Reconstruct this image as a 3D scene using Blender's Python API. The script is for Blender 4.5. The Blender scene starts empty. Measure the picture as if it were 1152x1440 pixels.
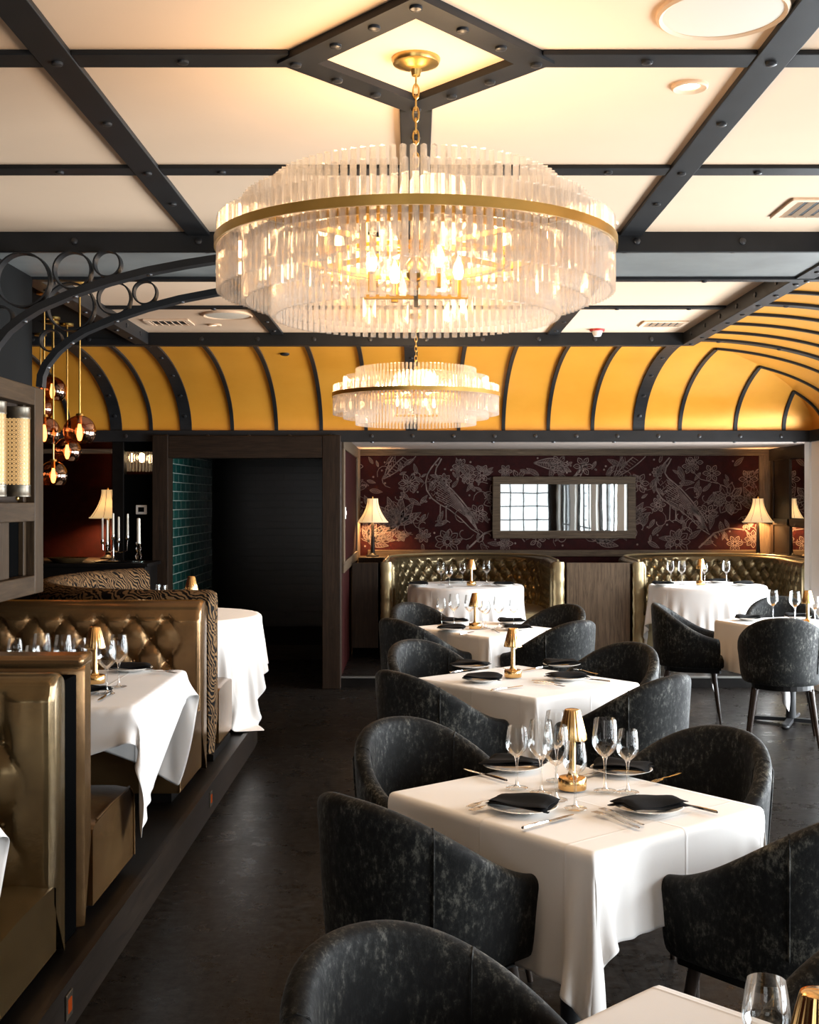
import bpy, bmesh, math, random
import numpy as np
from mathutils import Vector, Matrix
random.seed(7)
PI = math.pi
C = bpy.context.scene.collection
F, H, VX, VY = 1700.0, 1.7, 585.0, 704.0        # focal length in pixels, eye height, vanishing point

def on(px, py, z):
    """point on the horizontal plane at height z seen at a pixel of the 1152x1440 photograph"""
    Y = F * (H - z) / (py - VY)
    return ((px - VX) / F * Y, Y)

# ---------------------------------------------------------------- mesh builder
class MB:
    def __init__(s): s.v = []; s.f = []
    def add(s, vs, fs):
        n = len(s.v); s.v += [tuple(p) for p in vs]; s.f += [tuple(i + n for i in f) for f in fs]; return s
    def box(s, x0, x1, y0, y1, z0, z1):
        return s.add([(x0,y0,z0),(x1,y0,z0),(x1,y1,z0),(x0,y1,z0),(x0,y0,z1),(x1,y0,z1),(x1,y1,z1),(x0,y1,z1)],
              [(0,3,2,1),(4,5,6,7),(0,1,5,4),(1,2,6,5),(2,3,7,6),(3,0,4,7)])
    def bar(s, p, q, w, h, up=(0,0,1)):
        p, q = Vector(p), Vector(q); d = (q - p).normalized(); u = Vector(up)
        sd = d.cross(u).normalized() * (w/2); up2 = sd.cross(d).normalized() * (h/2)
        vs = [a + i*sd + j*up2 for a in (p, q) for i, j in ((-1,-1),(1,-1),(1,1),(-1,1))]
        return s.add(vs, [(3,2,1,0),(4,5,6,7),(0,1,5,4),(1,2,6,5),(2,3,7,6),(3,0,4,7)])
    def lathe(s, prof, n=24, c=(0,0,0), close=False):
        vs = []; fs = []
        m = len(prof)
        for i in range(n):
            a = 2*PI*i/n
            for r, z in prof: vs.append((c[0]+r*math.cos(a), c[1]+r*math.sin(a), c[2]+z))
        for i in range(n):
            j = (i+1) % n
            for k in range(m - 1 + (1 if close else 0)):
                k2 = (k+1) % m
                fs.append((i*m+k, j*m+k, j*m+k2, i*m+k2))
        return s.add(vs, fs)
    def tube(s, pts, r, n=8, closed=False):
        pts = [Vector(p) for p in pts]; m = len(pts); vs = []; fs = []
        up = Vector((0,0,1)); prev = None
        for i, p in enumerate(pts):
            if closed: t = pts[(i+1) % m] - pts[i-1]
            else: t = pts[min(i+1, m-1)] - pts[max(i-1, 0)]
            t.normalize()
            if prev is None:
                a = up if abs(t.z) < .9 else Vector((1,0,0))
                nrm = (a - t*a.dot(t)).normalized()
            else:
                nrm = (prev - t*prev.dot(t)).normalized()
            prev = nrm; b = t.cross(nrm)
            rr = r[i] if isinstance(r, (list, tuple)) else r
            for k in range(n):
                a = 2*PI*k/n
                vs.append(p + nrm*(rr*math.cos(a)) + b*(rr*math.sin(a)))
        e = m if closed else m - 1
        for i in range(e):
            j = (i+1) % m
            for k in range(n):
                k2 = (k+1) % n
                fs.append((i*n+k, i*n+k2, j*n+k2, j*n+k))
        if not closed:
            fs.append(tuple(reversed(range(n)))); fs.append(tuple((m-1)*n+k for k in range(n)))
        return s.add(vs, fs)
    def prism(s, poly, z0, z1):
        n = len(poly)
        vs = [(x,y,z0) for x,y in poly] + [(x,y,z1) for x,y in poly]
        fs = [tuple(reversed(range(n))), tuple(range(n, 2*n))]
        fs += [(i, (i+1)%n, n+(i+1)%n, n+i) for i in range(n)]
        return s.add(vs, fs)
    def grid(s, rows, closed_u=False):
        m = len(rows[0]); n = len(rows)
        vs = [p for r in rows for p in r]; fs = []
        for i in range(n if closed_u else n-1):
            j = (i+1) % n
            for k in range(m-1): fs.append((i*m+k, i*m+k+1, j*m+k+1, j*m+k))
        return s.add(vs, fs)
    def ball(s, c, rx, ry, rz, n=12, m=8):
        prof = [(math.sin(PI*i/m), -math.cos(PI*i/m)) for i in range(m+1)]
        vs = []; fs = []
        for i in range(n):
            a = 2*PI*i/n
            for r, z in prof: vs.append((c[0]+rx*r*math.cos(a), c[1]+ry*r*math.sin(a), c[2]+rz*z))
        for i in range(n):
            j = (i+1)%n
            for k in range(m): fs.append((i*(m+1)+k, j*(m+1)+k, j*(m+1)+k+1, i*(m+1)+k+1))
        return s.add(vs, fs)
    def mesh(s, name, smooth=True):
        me = bpy.data.meshes.new(name); me.from_pydata(s.v, [], s.f)
        bm = bmesh.new(); bm.from_mesh(me)
        bmesh.ops.remove_doubles(bm, verts=bm.verts, dist=1e-6)
        bmesh.ops.recalc_face_normals(bm, faces=bm.faces)
        bm.to_mesh(me); bm.free()
        if smooth:
            for p in me.polygons: p.use_smooth = True
            try: me.set_sharp_from_angle(angle=math.radians(38))
            except Exception: pass
        me.update(); return me

def obj(name, mb, mat, parent=None, bevel=0, smooth=True, sub=0, loc=None, rot=None):
    me = mb.mesh(name, smooth) if isinstance(mb, MB) else mb
    o = bpy.data.objects.new(name, me); C.objects.link(o)
    if mat is not None and not me.materials: me.materials.append(mat)
    if parent is not None: o.parent = parent
    if loc is not None: o.location = loc
    if rot is not None: o.rotation_euler = rot
    if bevel:
        b = o.modifiers.new('bevel', 'BEVEL'); b.width = bevel; b.segments = 2; b.limit_method = 'ANGLE'; b.harden_normals = False
    if sub:
        b = o.modifiers.new('sub', 'SUBSURF'); b.levels = sub; b.render_levels = sub
    return o
def tag(o, label, cat, group=None):
    o['label'] = label; o['category'] = cat
    if group: o['group'] = group
    return o
def thing(name, label, cat, loc=(0,0,0), rotz=0, group=None):
    o = bpy.data.objects.new(name, None); C.objects.link(o); o.empty_display_size = .1
    o.location = loc; o.rotation_euler = (0,0,rotz)
    return tag(o, label, cat, group)
def struct(name, mb, mat, bevel=0, smooth=False):
    o = obj(name, mb, mat, None, bevel, smooth); o['kind'] = 'structure'; return o
def dup(root, loc, rotz, label, group=None):
    r = root.copy(); C.objects.link(r); r.location = loc; r.rotation_euler = (0,0,rotz)
    r['label'] = label
    if group: r['group'] = group
    for ch in list(root.children):
        c = ch.copy(); C.objects.link(c); c.parent = r
        for g in list(ch.children):
            d = g.copy(); C.objects.link(d); d.parent = c
    return r
def placer(make):
    first = [None]
    def place(loc, rotz, label, group=None):
        if first[0] is None:
            first[0] = make(); o = first[0]; o.location = loc; o.rotation_euler = (0,0,rotz); o['label'] = label
            if group: o['group'] = group
            return o
        return dup(first[0], loc, rotz, label, group)
    return place

# ---------------------------------------------------------------- materials
class NT:
    def __init__(s, name):
        s.m = bpy.data.materials.new(name); s.m.use_nodes = True; s.t = s.m.node_tree; s.t.nodes.clear()
        s.out = s.n('ShaderNodeOutputMaterial')
    def n(s, typ, **kw):
        nd = s.t.nodes.new(typ)
        for k, v in kw.items():
            if k.startswith('_'): setattr(nd, k[1:], v)
            else:
                key = int(k[1:]) if k[0] == 'i' and k[1:].isdigit() else k.replace('__', ' ')
                if isinstance(v, tuple) and len(v) == 2 and hasattr(v[0], 'outputs'):
                    s.t.links.new(v[0].outputs[v[1]], nd.inputs[key])
                elif hasattr(v, 'outputs'): s.t.links.new(v.outputs[0], nd.inputs[key])
                else: nd.inputs[key].default_value = v
        return nd
    def ramp(s, fac, stops, interp='LINEAR'):
        r = s.n('ShaderNodeValToRGB'); r.color_ramp.interpolation = interp
        e = r.color_ramp.elements
        while len(e) < len(stops): e.new(.5)
        for i, (p, c) in enumerate(stops):
            e[i].position = p; e[i].color = (c if hasattr(c, '__len__') else (c,c,c)) + (() if hasattr(c,'__len__') and len(c)==4 else (1,))
        s.t.links.new(fac.outputs[0] if not isinstance(fac, tuple) else fac[0].outputs[fac[1]], r.inputs[0]); return r
    def coord(s, scale=(1,1,1), rot=(0,0,0), kind='Object'):
        tc = s.n('ShaderNodeTexCoord')
        return s.n('ShaderNodeMapping', Vector=(tc, kind), Scale=scale, Rotation=rot)
    def noise(s, vec, scale=5, detail=4, rough=.5, dist=0):
        return s.n('ShaderNodeTexNoise', Vector=vec, Scale=scale, Detail=detail, Roughness=rough, Distortion=dist)
    def bump(s, h, strength=.3, dist=.01):
        return s.n('ShaderNodeBump', Height=h, Strength=strength, Distance=dist)
    def done(s, sh): s.t.links.new(sh.outputs[0], s.out.inputs[0]); return s.m
def pbsdf(t, **kw): return t.n('ShaderNodeBsdfPrincipled', **kw)
def rgb(*c): return tuple(c) + (1,)

def simple(name, col, rough=.5, metal=0, coat=0, spec=None, noise=0, nscale=20, bump=0, bscale=200):
    t = NT(name); kw = dict(Roughness=rough, Metallic=metal)
    if coat: kw['Coat__Weight'] = coat; kw['Coat__Roughness'] = .15
    if spec is not None: kw['Specular__IOR__Level'] = spec
    vec = t.coord()
    if noise:
        nz = t.noise(vec, nscale, 5)
        r = t.ramp(nz, [(.3, tuple(c*(1-noise) for c in col)), (.7, tuple(min(1,c*(1+noise)) for c in col))])
        kw['Base__Color'] = r
    else: kw['Base__Color'] = rgb(*col)
    if bump:
        kw['Normal'] = t.bump(t.noise(vec, bscale, 4), bump, .002)
    return t.done(pbsdf(t, **kw))

M = {}
M['cream'] = simple('ceiling_paint', (.80,.58,.40), .75, noise=.015, nscale=3)
M['steel'] = simple('dark_steel_paint', (.012,.0122,.013), .48, spec=.25, noise=.25, nscale=6, bump=.05)
M['steel_grey'] = simple('grey_steel_plate', (.20,.205,.195), .5, noise=.12, nscale=5)
M['column_grey'] = simple('column_grey_paint', (.008,.0078,.0075), .85, spec=.06, noise=.1, nscale=4)
M['bolt'] = simple('bolt_steel', (.05,.05,.052), .3, metal=.6)
M['cove'] = None
M['brass'] = simple('satin_brass', (.66,.43,.13), .28, metal=1, noise=.05)
M['copper_brass'] = simple('warm_brass', (.80,.50,.20), .2, metal=1)
M['silver'] = simple('cutlery_steel', (.62,.62,.62), .18, metal=1)
M['black'] = simple('black_paint', (.0025,.0025,.0025), 1.0, spec=.0)
M['blackwood'] = simple('black_stained_wood', (.005,.004,.0035), .45, spec=.12, noise=.4, nscale=8)
M['white_paint'] = simple('white_paint', (.78,.77,.74), .5)
M['white_plastic'] = simple('white_plastic', (.8,.78,.74), .4)
M['speaker'] = simple('speaker_grille', (.74,.68,.58), .6)
M['china'] = simple('white_china', (.86,.84,.80), .15, coat=.5)
M['napkin'] = simple('black_linen', (.0045,.0045,.005), .85, spec=.15, noise=.2, nscale=60, bump=.2, bscale=400)
M['candle'] = simple('ivory_wax', (.75,.70,.60), .5)
M['red'] = simple('red_plastic', (.5,.03,.03), .4)
M['dark_grey_vent'] = simple('vent_shadow', (.03,.03,.03), .7)
M['grey_kick'] = simple('blue_grey_metal_kick', (.30,.34,.37), .4, noise=.1)
M['patina'] = simple('dark_bronze', (.09,.075,.055), .35, metal=.7, noise=.3, nscale=30)

def m_cove():
    t = NT('ochre_satin_paint'); v = t.coord((1,1,1))
    nz = t.noise(v, 1.6, 6, .6)
    col = t.ramp(nz, [(.3,(.78,.32,.030)),(.7,(.88,.39,.048))])
    fine = t.noise(v, 180, 2)
    return t.done(pbsdf(t, Base__Color=col, Roughness=.34, Metallic=.25, Normal=t.bump(fine,.08,.002)))
M['cove'] = m_cove()

def m_wood(name, dark, light, axis=2, rough=.5, scale=1):
    t = NT(name)
    sc = [14*scale]*3; sc[axis] = .9*scale
    v = t.coord(tuple(sc))
    n1 = t.noise(v, 3.2, 8, .65, 1.2)
    col = t.ramp(n1, [(.3, dark), (.55, tuple((a+b)/2 for a,b in zip(dark,light))), (.75, light)])
    sc2 = [90]*3; sc2[axis] = 3
    n2 = t.noise(t.coord(tuple(sc2)), 1, 3)
    return t.done(pbsdf(t, Base__Color=col, Roughness=rough, Specular__IOR__Level=.14, Normal=t.bump(n2, .25, .002)))
M['oak_z'] = m_wood('grey_oak', (.045,.029,.017), (.17,.115,.072), 2)
M['oak_pillar'] = m_wood('weathered_oak', (.016,.009,.0045), (.066,.041,.022), 2)
M['oak_pillar_y'] = m_wood('weathered_oak_rail', (.016,.009,.0045), (.066,.041,.022), 1)
M['oak_x'] = m_wood('grey_oak_horizontal', (.030,.019,.011), (.115,.078,.048), 0)
M['oak_y'] = m_wood('grey_oak_lengthwise', (.030,.019,.011), (.115,.078,.048), 1)
M['oak_dark'] = m_wood('dark_oak', (.008,.0048,.003), (.034,.020,.012), 2)
M['oak_dark_x'] = m_wood('dark_oak_header', (.008,.0048,.003), (.034,.020,.012), 0)
M['oak_dark_y'] = m_wood('dark_oak_board', (.006,.004,.0028), (.022,.014,.009), 1, .45)
M['leg'] = m_wood('dark_walnut', (.012,.008,.006), (.035,.022,.016), 2, .35)

def m_floor():
    t = NT('dark_plank_floor'); v = t.coord((1,1,1), (0,0,PI/2))
    br = t.n('ShaderNodeTexBrick', Vector=v, Scale=1.0, Color1=rgb(.0042,.0027,.0018), Color2=rgb(.0085,.0058,.0042), Mortar=rgb(.002,.0015,.0015))
    br.inputs['Mortar Size'].default_value = .0025; br.inputs['Brick Width'].default_value = 1.5; br.inputs['Row Height'].default_value = .125
    br.offset = .37
    g = t.noise(t.coord((30,1.4,1)), 2.5, 8, .65, .6)
    mix = t.n('ShaderNodeMix', _data_type='RGBA', _blend_type='MULTIPLY'); 
    t.t.links.new(br.outputs[0], mix.inputs[6]); gr = t.ramp(g, [(.25,.45),(.75,1.35)]); t.t.links.new(gr.outputs[0], mix.inputs[7]); mix.inputs[0].default_value = 1
    scuff = t.noise(t.coord((2.2,2.2,2)), 2.2, 10, .78)
    rg = t.ramp(scuff, [(.3,.20),(.7,.42)])
    b = t.bump(g, .12, .002)
    worn = t.ramp(t.noise(t.coord((9,9,2)), 2.6, 12, .8), [(.40,0.0),(.74,.55)])
    m2 = t.n('ShaderNodeMix', _data_type='RGBA'); t.t.links.new(worn.outputs[0], m2.inputs[0]); t.t.links.new(mix.outputs[2], m2.inputs[6]); m2.inputs[7].default_value = rgb(.050,.049,.047)
    sh = pbsdf(t, Roughness=rg, Normal=b, Specular__IOR__Level=.035)
    t.t.links.new(m2.outputs[2], sh.inputs['Base Color'])
    return t.done(sh)
M['floor'] = m_floor()

def m_leather(name, dark, light, rough=.3):
    t = NT(name); v = t.coord()
    nz = t.noise(v, 5, 6, .6)
    col = t.ramp(nz, [(.3, dark), (.72, light)])
    vo = t.n('ShaderNodeTexVoronoi', Vector=v, Scale=260.0)
    fine = t.noise(v, 26, 6, .6)
    b1 = t.bump(vo, .06, .001)
    b2 = t.n('ShaderNodeBump', Height=fine, Strength=.16, Distance=.006, Normal=b1)
    return t.done(pbsdf(t, Base__Color=col, Roughness=rough, Metallic=.72, Normal=b2, Specular__IOR__Level=.7))
M['leather'] = m_leather('bronze_leather', (.15,.078,.030), (.25,.142,.056), .25)
M['leather_olive'] = m_leather('olive_bronze_leather', (.115,.074,.030), (.20,.135,.058), .25)
M['leather_gold'] = m_leather('gold_leather', (.30,.22,.11), (.40,.31,.17), .35)

M['leather_round'] = m_leather('gold_olive_leather', (.10,.072,.034), (.17,.125,.062), .24)
def m_velvet():
    t = NT('distressed_black_velvet'); v = t.coord((1,1,1))
    n1 = t.noise(v, 3.6, 12, .78, .4)
    n2 = t.noise(t.coord((46,46,24)), 1.6, 8, .75)
    mul = t.n('ShaderNodeMath', _operation='MULTIPLY', i0=n1, i1=n2)
    col = t.ramp(mul, [(.22,(.0018,.0018,.0018)), (.28,(.008,.008,.007)), (.42,(.12,.115,.095))])
    rg = t.ramp(mul, [(.20,.75),(.42,.42)])
    return t.done(pbsdf(t, Base__Color=col, Roughness=rg, Sheen__Weight=.05, Sheen__Roughness=.4, Sheen__Tint=rgb(.75,.75,.72), Specular__IOR__Level=.18, Normal=t.bump(n2,.25,.003)))
M['velvet'] = m_velvet()

def m_zebra(scale=1, rot=(0,0,0)):
    t = NT('zebra_cut_velvet'); v = t.coord((1,1,1), rot)
    n = t.noise(v, 5.0, 2, .5)
    mixv = t.n('ShaderNodeMix', _data_type='VECTOR'); mixv.inputs[0].default_value = .22
    t.t.links.new(v.outputs[0], mixv.inputs[4]); t.t.links.new(n.outputs[1], mixv.inputs[5])
    w = t.n('ShaderNodeTexWave', Scale=19.0*scale, Distortion=5.0, Detail=2.0, Detail__Scale=1.6, Detail__Roughness=.5)
    w.wave_type = 'BANDS'; w.bands_direction = 'DIAGONAL'
    t.t.links.new(mixv.outputs[1], w.inputs[0])
    col = t.ramp(w, [(.46,(.004,.003,.0025)), (.60,(.17,.098,.045))])
    return t.done(pbsdf(t, Base__Color=col, Roughness=.8, Specular__IOR__Level=.1, Normal=t.bump(w,.25,.004)))
M['zebra'] = m_zebra()

def m_linen():
    t = NT('white_linen'); v = t.coord((1,1,1))
    w = t.noise(v, 420, 2); big = t.noise(v, 7, 4)
    b1 = t.bump(w, .05, .001)
    b = t.n('ShaderNodeBump', Height=big, Strength=.12, Distance=.01, Normal=b1)
    sp = t.n('ShaderNodeSeparateXYZ', Vector=v); hs = []
    for ax, off in ((0,0.0),(1,0.0),(0,.36),(1,-.34)):
        s_ = t.n('ShaderNodeMath', _operation='SUBTRACT', i0=(sp,ax), i1=off); ab = t.n('ShaderNodeMath', _operation='ABSOLUTE', i0=s_)
        hs.append(t.ramp(ab, [(0,1.0),(.006,.0)]))
    acc = hs[0]
    for h in hs[1:]: acc = t.n('ShaderNodeMath', _operation='MAXIMUM', i0=acc, i1=h)
    b3 = t.n('ShaderNodeBump', Height=acc, Strength=.5, Distance=.003, Normal=b)
    return t.done(pbsdf(t, Base__Color=rgb(.86,.83,.80), Roughness=.8, Normal=b3, Sheen__Weight=.1))
M['linen'] = m_linen()

def m_thin(name, tint=(.97,.98,.98), edge=(.86,.87,.87), gl=.75):
    t = NT(name)
    lw = t.n('ShaderNodeLayerWeight', Blend=.25)
    col = t.ramp((lw,'Facing'), [(0,tint),(.55,tint),(.95,edge)])
    tr = t.n('ShaderNodeBsdfTransparent', Color=col); g = t.n('ShaderNodeBsdfGlossy', Color=rgb(1,1,1), Roughness=.02)
    fr = t.n('ShaderNodeFresnel', IOR=1.5); ml = t.n('ShaderNodeMath', _operation='MULTIPLY', i0=fr, i1=gl)
    mx = t.n('ShaderNodeMixShader', i0=ml, i1=tr, i2=g)
    return t.done(mx)
M['glass'] = m_thin('clear_glass')
M['pane'] = m_thin('window_glass', (.97,.98,.98), (.9,.9,.9), .6)
def m_copper_glass():
    t = NT('smoked_copper_glass')
    lw = t.n('ShaderNodeLayerWeight', Blend=.35)
    tr = t.n('ShaderNodeBsdfTransparent', Color=rgb(.66,.34,.18)); g = t.n('ShaderNodeBsdfGlossy', Color=rgb(.75,.55,.42), Roughness=.03)
    f = t.ramp((lw,'Facing'), [(0,.12),(1,.75)])
    return t.done(t.n('ShaderNodeMixShader', i0=f, i1=tr, i2=g))
M['copper_glass'] = m_copper_glass()
def m_crystal():
    t = NT('cut_crystal')
    v = t.coord((1,1,1))
    glass = t.n('ShaderNodeBsdfGlass', IOR=1.45, Roughness=.03, Color=rgb(1,.985,.96))
    lw = t.n('ShaderNodeLayerWeight', Blend=.3)
    tr = t.n('ShaderNodeBsdfTransparent', Color=rgb(.99,.97,.95))
    gl = t.n('ShaderNodeBsdfGlossy', Roughness=.06, Color=rgb(1,.97,.94))
    tl = t.n('ShaderNodeBsdfTranslucent', Color=rgb(.96,.90,.83)); df = t.n('ShaderNodeBsdfDiffuse', Color=rgb(.95,.90,.84))
    dd = t.n('ShaderNodeMixShader', i0=.5, i1=tl, i2=df)
    f = t.ramp((lw,'Facing'), [(0,.14),(1,.70)])
    a = t.n('ShaderNodeMixShader', i0=f, i1=tr, i2=gl)
    b = t.n('ShaderNodeMixShader', i0=.15, i1=a, i2=dd)
    return t.done(t.n('ShaderNodeMixShader', i0=.10, i1=b, i2=glass))
M['crystal'] = m_crystal()
def m_emit(name, col, s):
    t = NT(name); return t.done(t.n('ShaderNodeEmission', Color=rgb(*col), Strength=s))
M['bulb'] = m_emit('warm_bulb', (1,.72,.38), 28)
M['bulb_amber'] = m_emit('amber_bulb', (1,.50,.18), 14)
M['downlight'] = m_emit('downlight_lens', (1,.92,.8), 6)
M['step_glow'] = m_emit('step_light_lens', (1,.16,.03), .22)
def m_shade():
    t = NT('lit_fabric_shade')
    v = t.coord()
    sp = t.n('ShaderNodeSeparateXYZ', Vector=v)
    e = t.n('ShaderNodeEmission', Color=rgb(1,.68,.32), Strength=.50)
    d = t.n('ShaderNodeBsdfTranslucent', Color=rgb(1,.74,.40)); d2 = t.n('ShaderNodeBsdfDiffuse', Color=rgb(.70,.58,.40))
    a = t.n('ShaderNodeMixShader', i0=.006, i1=d2, i2=d)
    return t.done(t.n('ShaderNodeAddShader', i0=e, i1=a))
M['shade'] = m_shade()
def m_sconce():
    t = NT('pierced_metal_lit')
    tc = t.n('ShaderNodeTexCoord'); sp = t.n('ShaderNodeSeparateXYZ', Vector=(tc,'Object'))
    at = t.n('ShaderNodeMath', _operation='ARCTAN2', i0=(sp,1), i1=(sp,0))
    u = t.n('ShaderNodeMath', _operation='MULTIPLY', i0=at, i1=.062)
    cb = t.n('ShaderNodeCombineXYZ', X=u, Y=(sp,2), Z=0.0)
    mp = t.n('ShaderNodeMapping', Vector=cb, Scale=(48,48,1))
    fr = t.n('ShaderNodeVectorMath', _operation='FRACTION', i0=mp)
    sb = t.n('ShaderNodeVectorMath', _operation='DISTANCE', i0=fr, i1=(.5,.5,0))
    r = t.ramp((sb,'Value'), [(.14,1.0),(.24,.0),(.30,.0),(.36,1.0),(.46,1.0),(.52,0.0)])
    e = t.n('ShaderNodeEmission', Color=rgb(1,.58,.22), Strength=.85); me = pbsdf(t, Base__Color=rgb(.30,.22,.12), Metallic=.8, Roughness=.4)
    return t.done(t.n('ShaderNodeMixShader', i0=r, i1=me, i2=e))
M['sconce'] = m_sconce()
def m_wallpaper():
    t = NT('maroon_wallpaper'); v = t.coord((1,1,1))
    n = t.noise(v, 9, 8, .7, .6)
    col = t.ramp(n, [(.3,(.0095,.0014,.0012)),(.6,(.020,.0024,.0020)),(.8,(.038,.0045,.0032))])
    return t.done(pbsdf(t, Base__Color=col, Roughness=.7, Specular__IOR__Level=.08))
M['wallpaper'] = m_wallpaper()
M['print'] = simple('wallpaper_print', (.125,.090,.078), .7, spec=.08, noise=.35, nscale=12)
M['print_ground'] = simple('wallpaper_print_ground', (.034,.017,.0145), .7, spec=.08, noise=.4, nscale=25)
def m_tile(name, c1, c2, grout, plane, rough=.12):
    t = NT(name); tc = t.n('ShaderNodeTexCoord'); sp = t.n('ShaderNodeSeparateXYZ', Vector=(tc,'Object'))
    cb = t.n('ShaderNodeCombineXYZ', X=(sp, plane), Y=(sp, 2), Z=0.0)
    br = t.n('ShaderNodeTexBrick', Vector=cb, Scale=1.0, Color1=rgb(*c1), Color2=rgb(*c2), Mortar=rgb(*grout))
    br.inputs['Mortar Size'].default_value = .004; br.inputs['Brick Width'].default_value = .23; br.inputs['Row Height'].default_value = .085
    br.inputs['Mortar Smooth'].default_value = .1
    inv = t.ramp((br,'Fac'), [(0,1.0),(1,0.0)])
    nz = t.noise(t.coord(), 14, 3)
    b1 = t.bump(inv, .5, .004); b = t.n('ShaderNodeBump', Height=nz, Strength=.12, Distance=.004, Normal=b1)
    return t.done(pbsdf(t, Base__Color=(br,'Color'), Roughness=rough, Normal=b))
M['green_tile'] = m_tile('green_glazed_tile', (.004,.040,.034), (.008,.060,.048), (.30,.32,.28), 1)
M['black_tile'] = m_tile('black_glazed_tile', (.003,.003,.003), (.005,.0045,.0045), (.006,.006,.006), 0, .3)
def m_mirror():
    t = NT('mirror_silver'); v = t.coord()
    return t.done(pbsdf(t, Base__Color=rgb(.82,.84,.82), Metallic=1.0, Roughness=.015, Normal=t.bump(t.noise(v,3,1),.02,.01)))
M['mirror'] = m_mirror()
# ================================================================ THE ROOM
XL, XR, YB, YF = -4.5, 3.65, -3.2, 11.0
ZC = 2.976                                  # ceiling panels
ZS = 2.961                                  # underside of the flat steel strips
bolt_mesh = MB().lathe([(0,0),(.008,.0),(.016,.003),(.017,.008),(.017,.012)], 10).mesh('bolt')
bolt_mesh.materials.append(M['bolt'])
def bolts(parent, pts, d):
    """dome-headed bolts; d = outward direction of the face they sit in"""
    q = Vector((0,0,-1)).rotation_difference(Vector(d)).to_euler()
    for p in pts:
        o = obj('bolt', bolt_mesh, None, parent); o.rotation_euler = q
        o.location = Vector(p) + Vector(d)*.010
def beam(name, b, mat, pts=(), d=(0,0,-1), bevel=.003):
    o = struct(name, MB().box(*b), mat, bevel); bolts(o, pts, d); return o
def span(a, b, step, fix, axis, off=.0):
    n = max(1, int(round(abs(b-a)/step))); r = []
    for i in range(n):
        t = a + (b-a)*(i+.5)/n; r.append((t, fix[0], fix[1]) if axis == 0 else (fix[0], t, fix[1]))
    return r

struct('floor', MB().box(XL, XR, YB, 14.9, -.1, 0), M['floor'])
# ceiling: front field, field behind the big beam, dark soffit on the left
struct('ceiling', MB().box(XL, 2.13, YB, 5.80, ZC, ZC+.1), M['cream'])
struct('ceiling', MB().box(-2.13, 2.13, 6.45, 9.27, ZC, ZC+.1), M['cream'])
struct('ceiling', MB().box(XL, -2.13, 6.45, 9.27, 2.93, ZC+.1), M['column_grey'])
# flat steel strips
SW = .105
for x in (-1.03, 1.02):
    beam('ceiling_strip', (x-SW/2, x+SW/2, YB, 5.75, ZS-.004, ZC), M['steel'], [(x, y, ZS-.004) for y in (.85,1.75,2.62,3.47,4.03,4.64,5.12)])
for y, ds in ((3.47, ((XL,-1.083),(-.977,-.36),(.36,.967),(1.073,2.03))), (4.64, ((XL,-1.083),(-.977,-.053),(.053,.967),(1.073,2.03))), (2.3, ((XL,-1.083),(-.977,-.053),(.053,.967),(1.073,2.03))), (.9, ((XL,-1.083),(-.977,.967),(1.073,2.03)))):
    for a, b in ds:
        pts = [] if b-a < .25 else span(a, b, .55, (y, ZS), 0)
        if y == 3.47 and abs(a) > 1.0 and a > 0: pts = [(1.55,y,ZS)]
        beam('ceiling_strip', (a, b, y-SW/2, y+SW/2, ZS, ZC), M['steel'], pts)
beam('ceiling_strip', (-.053, .053, YB, 3.02, ZS, ZC), M['steel'], [(0,y,ZS) for y in (1.2,2.0,2.8)])
beam('ceiling_strip', (-.053, .053, 3.92, 5.75, ZS, ZC), M['steel'], [(0,y,ZS) for y in (4.2,5.1)])
# diamond round the canopy
dv = [(-.345,3.47),(0,3.07),(.345,3.47),(0,3.87)]
m = MB(); kO, kI = 1.155, .815
cxd, cyd = 0, 3.47
ov = [(cxd+(x-cxd)*kO, cyd+(y-cyd)*kO) for x, y in dv]; iv = [(cxd+(x-cxd)*kI, cyd+(y-cyd)*kI) for x, y in dv]
zl = ZS-.008
for i in range(4):
    k = (i+1)%4
    m.add([(*ov[i],zl),(*ov[k],zl),(*iv[k],zl),(*iv[i],zl),(*ov[i],ZC),(*ov[k],ZC),(*iv[k],ZC),(*iv[i],ZC)], [(3,2,1,0),(0,1,5,4),(2,3,7,6)])
st = struct('ceiling_strip', m, M['steel'])
for i in range(4):
    p, q = Vector(dv[i]), Vector(dv[(i+1)%4]); bolts(st, [(*(p+(q-p)*f), zl) for f in (.0,.36,.68)], (0,0,-1))
# the wide box beam across the room
zb = 2.885
big = struct('ceiling_beam', MB().box(XL, 3.6, 5.75, 6.5, zb+.012, 3.05), M['steel_grey'], .003)
fl = struct('ceiling_beam', MB().box(XL, 3.6, 5.735, 5.765, zb-.004, ZC-.0), M['steel'], .003)
bolts(fl, [(-1.03,5.735,2.93),(-1.62,5.735,2.93),(-2.2,5.735,2.93),(1.05,5.735,2.93),(1.55,5.735,2.93),(2.05,5.735,2.93),(.5,5.735,2.93),(-.5,5.735,2.93)], (0,-1,0))
bolts(big, [(x,5.80,zb+.012) for x in (1.0,1.52,2.04,-1.0,-1.6)], (0,0,-1))
bk = struct('ceiling_beam', MB().box(XL, 3.6, 6.46, 6.53, zb-.004, ZC), M['steel'], .003)
bolts(bk, [(x,6.495,zb-.004) for x in (1.0,1.55,2.1,-1.0,-1.6)], (0,0,-1))
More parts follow.
